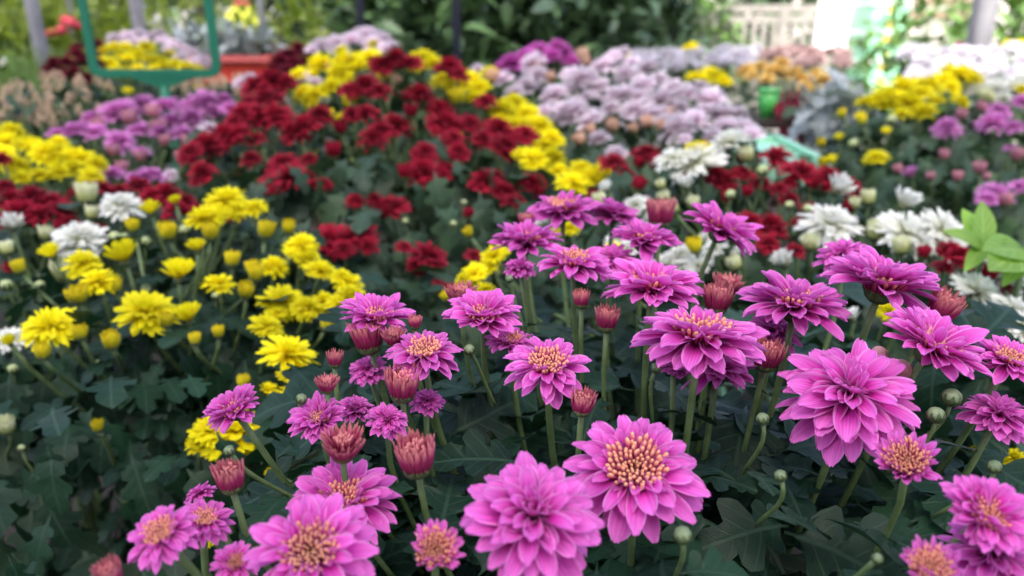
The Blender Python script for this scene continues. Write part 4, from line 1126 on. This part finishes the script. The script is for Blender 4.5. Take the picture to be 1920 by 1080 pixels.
# orange red trough under the silver plants
M_TROUGH = plain_mat('orange_red_plastic', (0.55, 0.035, 0.02), (0.66, 0.06, 0.03), rough=0.4, scale=8)
a, b = P(385, 104, 2.85), P(500, 104, 2.85)
tr = thing('planter_trough', ((a.x + b.x) / 2, a.y, 0), 'orange red plastic trough holding the silver grey plants', 'planter')
zt, zb = a.z, P(440, 160, 2.8).z
mb = MB()
for bb in ((a.x - .15, b.x, a.y - .01, a.y + .01, zb, zt - .002), (a.x - .15, b.x, a.y + .28, a.y + .30, zb, zt - .002), (a.x - .15, a.x - .13, a.y + .011, a.y + .279, zb, zt - .004), (b.x - .02, b.x, a.y + .011, a.y + .279, zb, zt - .004)):
    mb.add(*box(*bb))
put('wall', mb.mesh('wall', M_TROUGH, False), tr)
put('rim', MB().add(*box(a.x - .17, b.x + .02, a.y - .035, a.y - .012, zt - .020, zt)).mesh('rim', plain_mat('pink_red_rim', (.52, .10, .10), (.58, .13, .12), rough=.5), False), tr)
for x_ in (a.x - .1, b.x - .06):
    put('leg', MB().add(*box(x_, x_ + .04, a.y + .02, a.y + .26, 0, zb)).mesh('leg', M_BARK, False), tr)

# green price frame
M_GREEN = plain_mat('green_plastic', (0.0, 0.125, 0.066), (0.001, 0.145, 0.08), rough=0.5, scale=6)
DF = 1.47
def FP(px, py): return P(px, py, DF)
L0, R0 = FP(160, 60), FP(417, 60)
xl, xr, yf = FP(172, 140).x, FP(416, 140).x, FP(300, 145).y
zbm = FP(300, 145).z
ztop = zbm + .30
fr = thing('sign_frame', (FP(306, 200).x, yf, 0), 'empty green plastic sign frame on a stem above the purple flowers', 'sign frame')
rc = .022
path = []
def corner(cx, cz, a0, a1):
    return [Vector((cx + rc * math.cos(R(t)), yf, cz + rc * math.sin(R(t)))) for t in np.linspace(a0, a1, 6)]
path += corner(xl + rc, zbm + rc, 180, 270) + corner(xr - rc, zbm + rc, 270, 360) + corner(xr - rc, ztop - rc, 0, 90) + corner(xl + rc, ztop - rc, 90, 180)
v, f = [], []
n = len(path)
ctr = Vector(((xl + xr) / 2, yf, (zbm + ztop) / 2))
for i, p in enumerate(path):
    t = (path[(i + 1) % n] - path[i - 1]).normalized()
    nin = Vector((0, 1, 0)).cross(t)
    if nin.dot(ctr - p) < 0: nin = -nin
    for (o_, y_) in ((0, -.005), (.0145, -.005), (.0145, .005), (0, .005)):
        q = p + nin * o_
        v.append((q.x, yf + y_, q.z))
for i in range(n):
    j = (i + 1) % n
    for k in range(4):
        k2 = (k + 1) % 4
        f.append([i * 4 + k, j * 4 + k, j * 4 + k2, i * 4 + k2])
put('frame_rail', MB().add(v, f).mesh('frame_rail', M_GREEN, False), fr)
xs = FP(306, 170).x
zz = zbm - .0005
put('gusset', MB().add([(xs - .062, yf - .004, zz), (xs + .062, yf - .004, zz), (xs + .012, yf - .004, zz - .016), (xs - .012, yf - .004, zz - .016),
                        (xs - .062, yf + .004, zz), (xs + .062, yf + .004, zz), (xs + .012, yf + .004, zz - .016), (xs - .012, yf + .004, zz - .016)],
                       [[0, 3, 2, 1], [4, 5, 6, 7], [0, 1, 5, 4], [1, 2, 6, 5], [2, 3, 7, 6], [3, 0, 4, 7]]).mesh('gusset', M_GREEN, False), fr)
put('stem', MB().add(*tube([Vector((xs, yf, 0)), Vector((xs, yf, zz - .0162))], .009, 12)).mesh('stem', M_GREEN), fr)

# posts
M_STEEL = plain_mat('galvanised_steel', (0.42, 0.41, 0.45), (0.52, 0.51, 0.55), rough=0.45, scale=12, metal=0.15)
M_DARKSTEEL = plain_mat('dark_painted_steel', (0.025, 0.028, 0.05), (0.04, 0.042, 0.065), rough=0.5, scale=10)
def post(px, py, d, wpx, mat, label, name='post', z1=2.6, sides=16, group='slim posts around the flower bed'):
    c = P(px, py, d)
    r = wpx * d / F / 2
    t = thing(name, (c.x, c.y, 0), label, 'post', group)
    put('shaft', MB().add(*tube([Vector((c.x, c.y, .012)), Vector((c.x, c.y, z1))], r, sides)).mesh('shaft', mat), t)
    put('base_plate', MB().add(*box(c.x - r * 2.2, c.x + r * 2.2, c.y - r * 2.2, c.y + r * 2.2, 0, .012)).mesh('base_plate', mat, False), t)
post(66, 40, 2.5, 25, M_STEEL, 'grey steel pole at the far left above the grassy tufts')
post(130, 15, 3.4, 15, M_STEEL, 'thin grey steel pole just left of the green frame')
post(258, 30, 2.75, 24, M_STEEL, 'grey steel pole seen through the green frame')
post(491, 35, 3.2, 13, M_STEEL, 'thin grey steel pole right of the orange trough')
post(676, 28, 2.5, 14, M_DARKSTEEL, 'dark slim post behind the pale lilac crest')
post(856, 60, 2.4, 15, M_DARKSTEEL, 'dark slim post in front of the broad leaved shrubs')
post(1842, 40, 3.2, 44, M_STEEL, 'thick grey steel post at the right edge')
for k, (px, d, w, lab) in enumerate(((212, 4.4, 16, 'thin dark tree trunk seen through the left of the green frame'), (380, 5.2, 40, 'thick black tree trunk beside the right arm of the green frame'))):
    c = P(px, 20, d)
    t = thing('tree', (c.x, c.y, 0), lab, 'tree')
    r = w * d / F / 2
    put('trunk', MB().add(*tube([Vector((c.x - .05, c.y, 0)), Vector((c.x, c.y, .5)), Vector((c.x + .03, c.y, 1.1)), Vector((c.x - .06, c.y, 2.6))], [r * 1.25, r, r * .9, r * .6], 12)).mesh('trunk', M_BARK), t)
    mb = MB()
    for pos in blob((c.x, c.y, 3.0), (1.0, .9, .8), 500, .5):
        g = OVAL[random.randrange(3)]; ln = random.uniform(.1, .2)
        mb.add(g[0], g[1], g[2], 0, Matrix.Translation(pos) @ Matrix.Rotation(random.uniform(0, 6.28), 4, 'Z') @ Matrix.Rotation(R(random.gauss(0, 35)), 4, 'Y') @ Matrix.Diagonal((ln, ln, ln, 1)))
    put('crown', mb.mesh('crown', M_HEDGE), t, kind='stuff')

# red cloth ribbon on the left poles
M_CLOTH = plain_mat('red_cloth', (0.50, 0.03, 0.06), (0.62, 0.08, 0.11), rough=0.8, scale=40)
rb = P(133, 42, 3.2)
rib = thing('ribbon', rb, 'knotted red ribbon tied between the grey poles left of the green frame', 'ribbon')
mb = MB()
v, f, uv = lathe([(.008, -.022), (.026, -.016), (.032, 0), (.024, .017), (.006, .022)], 15, 5, .35)
mb.add(v, f, uv, 0, Matrix.Translation(rb) @ Matrix.Rotation(.5, 4, 'Y') @ Matrix.Diagonal((1.15, .7, .9, 1)))
put('knot', mb.mesh('knot', M_CLOTH), rib)
put('tail', MB().add(*tube(bez(rb + Vector((-.03, 0, -.02)), rb + Vector((-.06, 0, -.05)), rb + Vector((-.09, 0, -.03)), P(82, 66, 3.2), 8), [.022, .02, .016, .014, .016, .014, .01, .006], 6)).mesh('tail', M_CLOTH), rib)

# yellow green sack and small white orange pot behind the trough
c = P(455, 30, 4.6)
sk = thing('sack', (c.x, c.y, 0), 'bright yellow green rounded sack behind the orange trough', 'sack')
put('body', MB().add(*lathe([(.06, 0), (.13, .02), (.15, .3), (.14, .6), (.10, .78), (.03, .84)], 16, 3, .06), 0, Matrix.Translation((c.x, c.y, 0))).mesh('body', plain_mat('lime_yellow_fabric', (.62, .66, .04), (.72, .74, .10), rough=.7, scale=9, bump=.3)), sk)
put('tie', MB().add(*lathe([(.045, .80), (.055, .82), (.04, .84)], 12), 0, Matrix.Translation((c.x, c.y, .012))).mesh('tie', M_CLOTH), sk)
c = P(432, 56, 3.9)
pt = thing('small_tub', (c.x, c.y, 0), 'small white and orange tub left of the yellow green sack', 'tub')
put('body', MB().add(*lathe([(.05, .0), (.055, c.z - .06), (.06, c.z - .02)], 14), 0, Matrix.Translation((c.x, c.y, 0))).mesh('body', plain_mat('orange_plastic', (.72, .16, .04), rough=.4)), pt)
put('lid', MB().add(*lathe([(.065, c.z - .0195), (.066, c.z + .02), (.05, c.z + .035)], 14), 0, Matrix.Translation((c.x, c.y, 0))).mesh('lid', plain_mat('white_plastic', (.8, .8, .78), rough=.4)), pt)

# mint green table behind the white and red plants
M_MINT = plain_mat('mint_plastic', (0.26, 0.58, 0.40), (0.34, 0.66, 0.48), rough=0.35, scale=5)
a, b = P(1390, 262, 1.62), P(1575, 290, 1.62)
tz = P(1480, 275, 1.6).z
tb = thing('side_table', ((a.x + b.x) / 2, a.y - .1, 0), 'mint green plastic table top showing behind the dark red flowers on the right', 'table')
x0, x1, y0, y1 = a.x - .08, b.x - .12, a.y - .24, a.y + .04
put('tabletop', MB().add(*box(x0, x1, y0, y1, tz - .02, tz)).mesh('tabletop', M_MINT, False), tb)
put('rim', MB().add(*box(x0, x1, y1 + .001, y1 + .012, tz - .03, tz + .012)).add(*box(x0, x1, y0 - .012, y0 - .001, tz - .03, tz + .012)).add(*box(x0 - .012, x0 - .001, y0 - .012, y1 + .012, tz - .03, tz + .012)).add(*box(x1 + .001, x1 + .012, y0 - .012, y1 + .012, tz - .03, tz + .012)).mesh('rim', M_MINT, False), tb)
for lx in (x0 + .03, x1 - .03):
    for ly in (y0 + .03, y1 - .03):
        put('leg', MB().add(*tube([Vector((lx, ly, 0)), Vector((lx, ly, tz - .0205))], .012, 8)).mesh('leg', M_MINT), tb)

# bright green cup and wine coloured stakes below the golden flowers
c = P(1440, 195, 2.0)
cp = thing('plastic_cup', (c.x, c.y, c.z - .035), 'bright green plastic cup below the golden apricot flowers', 'cup')
M_CUPG = plain_mat('bright_green_plastic', (0.05, 0.36, 0.06), (0.08, 0.42, 0.09), rough=0.35)
put('body', MB().add(*lathe([(.018, -.035), (.026, .03)], 16), 0, Matrix.Translation(c)).mesh('body', M_CUPG), cp)
put('rim', MB().add(*lathe([(.0275, .0302), (.029, .034), (.0275, .038)], 16), 0, Matrix.Translation(c)).mesh('rim', M_CUPG), cp)
zs = c.z - .0355
stn = thing('plant_stand', (c.x, c.y, 0), 'dark stand carrying the bright green cup', 'stand')
put('shelf', MB().add(*box(c.x - .12, c.x + .22, c.y - .05, c.y + .12, zs - .02, zs)).mesh('shelf', M_BARK, False), stn)
for lx in (c.x - .11, c.x + .19):
    put('leg', MB().add(*box(lx, lx + .02, c.y - .04, c.y + .1, 0, zs - .0205)).mesh('leg', M_BARK, False), stn)
for k in range(3):
    px = 1462 + 14 * k
    t0, t1 = P(px, 262, 1.96), P(px + 4, 170, 2.0)
    w_ = thing('coleus_stem', (t0.x, t0.y, 0), f'wine red leafy stem below the golden flowers, {["left", "middle", "right"][k]} of three', 'plant', 'wine red leafy stems')
    put('stem', MB().add(*tube([Vector((t0.x, t0.y, 0)), t0, t1], [.005, .004, .003], 7)).mesh('stem', M_WINE), w_)
    for j in range(9):
        q = lerp(t0, t1, j / 9)
        put('leaf', ME_WLEAF if 'ME_WLEAF' in globals() else globals().setdefault('ME_WLEAF', MB().add(*OVAL[1]).mesh('leaf', M_WINE)), w_, Matrix.Translation(q) @ Matrix.Rotation(j * 2.4, 4, 'Z') @ Matrix.Rotation(R(20), 4, 'Y') @ Matrix.Diagonal((.05, .05, .05, 1)))

# white railing far right
M_RAIL = plain_mat('weathered_grey_paint', (0.19, 0.18, 0.165), (0.27, 0.255, 0.235), rough=0.6, scale=6)
DR = 7.6
def RP(px, py): return P(px, py, DR)
ry = RP(1400, 40).y
rl = thing('railing', (RP(1420, 90).x, ry, 0), 'pale grey railing with upright bars far behind the white lilac bed', 'railing')
xA, xB = RP(1312, 40).x, RP(1560, 40).x
for zc, hh in ((RP(1400, 16).z, .035), (RP(1400, 36).z, .03)):
    put('rail', MB().add(*box(xA + .06, xB, ry - .02, ry + .02, zc - hh, zc + hh)).mesh('rail', M_RAIL, False), rl)
for px in (1312, 1468, 1556):
    x_ = RP(px, 40).x
    put('post', MB().add(*box(x_ - .045, x_ + .045, ry - .045, ry - .021, 0, RP(1400, 8).z)).mesh('post', M_RAIL, False), rl)
zr = RP(1400, 36).z - .0305
for k in range(12):
    x_ = lerp(RP(1340, 40).x, RP(1546, 40).x, k / 11)
    put('bar', MB().add(*box(x_ - .022, x_ + .022, ry - .018, ry + .018, .1, zr)).mesh('bar', M_RAIL, False), rl)
put('rail', MB().add(*box(xA + .06, xB, ry - .02, ry + .02, .05, .0995)).mesh('rail', M_RAIL, False), rl)

# sunlit white panels and the white wall behind
M_WHITEP = plain_mat('white_panel', (0.80, 0.80, 0.79), (0.84, 0.84, 0.83), rough=0.5, scale=2)
for k, (x0, x1, lab) in enumerate(((1532, 1573, 'sunlit white panel right of the railing, left one of two'), (1577, 1612, 'sunlit white panel right of the railing, right one of two'))):
    a, b = P(x0, 50, 6.4), P(x1, 50, 6.4)
    t = thing('display_panel', ((a.x + b.x) / 2, a.y, 0), lab, 'panel', 'white display panels')
    put('board', MB().add(*box(a.x, b.x, a.y, a.y + .02, .47, 1.9)).mesh('board', M_WHITEP, False), t)
    put('foot', MB().add(*box(a.x + .01, b.x - .01, a.y - .1, a.y + .12, 0, .03)).mesh('foot', M_RAIL, False), t)
    put('upright', MB().add(*box((a.x + b.x) / 2 - .02, (a.x + b.x) / 2 + .02, a.y + .021, a.y + .05, .0301, 1.7)).mesh('upright', M_RAIL, False), t)
for k, (x0, x1, y0, y1, lab) in enumerate(((1205, 1262, 5, 22, 'narrow sunlit white board above the gap between the shrubs'), (1205, 1262, 27, 90, 'wide sunlit white board in the gap between the shrubs'))):
    a, b = P(x0, y0, 6.8), P(x1, y1, 6.8)
    t = thing('display_panel', ((a.x + b.x) / 2, a.y, 0), lab, 'panel', 'white display panels')
    yy = a.y + .1 * k
    put('board', MB().add(*box(a.x, b.x, yy, yy + .02, b.z, a.z)).mesh('board', M_WHITEP, False), t)
    for x_ in (a.x + .02, b.x - .05):
        put('leg', MB().add(*box(x_, x_ + .03, yy + .021, yy + .05, 0, a.z - .01)).mesh('leg', M_RAIL, False), t)
wl = thing('boundary_wall', (7, 15, 0), 'long pale sunlit boundary wall far behind the railing', 'wall')
put('wall_panel', MB().add(*box(1.6, 22, 14.9, 15.1, 0, 2.4)).mesh('wall_panel', plain_mat('pale_wall', (.34, .33, .30), (.46, .45, .41), rough=.9, scale=1.5), False), wl)
put('coping', MB().add(*box(1.55, 22.05, 14.8, 15.2, 2.401, 2.5)).mesh('coping', M_RAIL, False), wl)

# stack of mint crates
M_CRATE = plain_mat('pale_mint_crate', (0.22, 0.58, 0.36), (0.34, 0.68, 0.46), rough=0.4, scale=5)
M_YLAB = plain_mat('yellow_tag', (.75, .55, .10), rough=.5)
a, b = P(1632, 50, 6.0), P(1700, 50, 6.0)
for k in range(9):
    z0 = k * .105
    lab = 'mint green crate in the stack right of the white panels, ' + ['lowest', 'second from the bottom', 'third from the bottom', 'fourth from the bottom', 'fifth from the bottom', 'fourth from the top', 'third from the top', 'second from the top', 'topmost'][k]
    t = thing('crate', ((a.x + b.x) / 2, a.y, z0), lab, 'crate', 'stacked mint green crates')
    put('floor_panel', MB().add(*box(a.x + .01, b.x - .01, a.y + .01, a.y + .29, z0, z0 + .012)).mesh('floor_panel', M_CRATE, False), t)
    for bb in ((a.x, b.x, a.y - .006, a.y + .008, z0 + .001, z0 + .088), (a.x, b.x, a.y + .292, a.y + .306, z0 + .001, z0 + .088), (a.x - .006, a.x + .008, a.y + .0085, a.y + .2915, z0 + .001, z0 + .088), (b.x - .008, b.x + .006, a.y + .0085, a.y + .2915, z0 + .001, z0 + .088)):
        put('side_panel', MB().add(*box(*bb)).mesh('side_panel', M_CRATE, False), t)
    put('rim', MB().add(*box(a.x - .015, b.x + .015, a.y - .02, a.y + .32, z0 + .0885, z0 + .1045)).mesh('rim', M_WHITEP if k % 2 else M_CRATE, False), t)
    put('label', MB().add(*box((a.x + b.x) / 2 - .03, (a.x + b.x) / 2 + .03, a.y - .0085, a.y - .0065, z0 + .03, z0 + .07)).mesh('label', M_YLAB, False), t)

# brown bench rails behind the bush on the right
bn = P(1740, 20, 6.6)
be = thing('bench', (bn.x, bn.y, 0), 'brown slatted bench back behind the green bush on the right', 'bench')
M_WOOD = plain_mat('brown_wood', (.26, .17, .13), (.36, .25, .20), rough=.6, scale=14)
for k, zc in enumerate((.84, .74, .46)):
    put('slat', MB().add(*box(bn.x - .42, bn.x + .42, bn.y + (0 if zc > .5 else -.35), bn.y + (.03 if zc > .5 else -.01), zc - .03, zc + .03)).mesh('slat', M_WOOD, False), be)
for x_ in (-.36, .32):
    put('leg', MB().add(*box(bn.x + x_, bn.x + x_ + .04, bn.y + .031, bn.y + .07, 0, .9)).mesh('leg', M_WOOD, False), be)
    put('leg', MB().add(*box(bn.x + x_, bn.x + x_ + .04, bn.y - .34, bn.y - .02, 0, .4295)).mesh('leg', M_WOOD, False), be)

# pink rose behind the lilac mass
c = P(1797, 84, 3.4)
rs = thing('rose_plant', (c.x, c.y, 0), 'single bright pink flower left of the thick grey post', 'flower')
put('flower', bloom(POM, 9900, petal_mat('bright_pink_petal', (.5, .03, .2), (.74, .12, .36), (.8, .25, .48)), 'flower'), rs, Matrix.Translation(c) @ Matrix.Rotation(R(40), 4, 'X') @ Matrix.Diagonal((.022, .022, .022, 1)))
put('stem', MB().add(*tube([Vector((c.x, c.y, 0)), c - Vector((0, 0, .006))], .004, 6)).mesh('stem', M_STEM), rs)
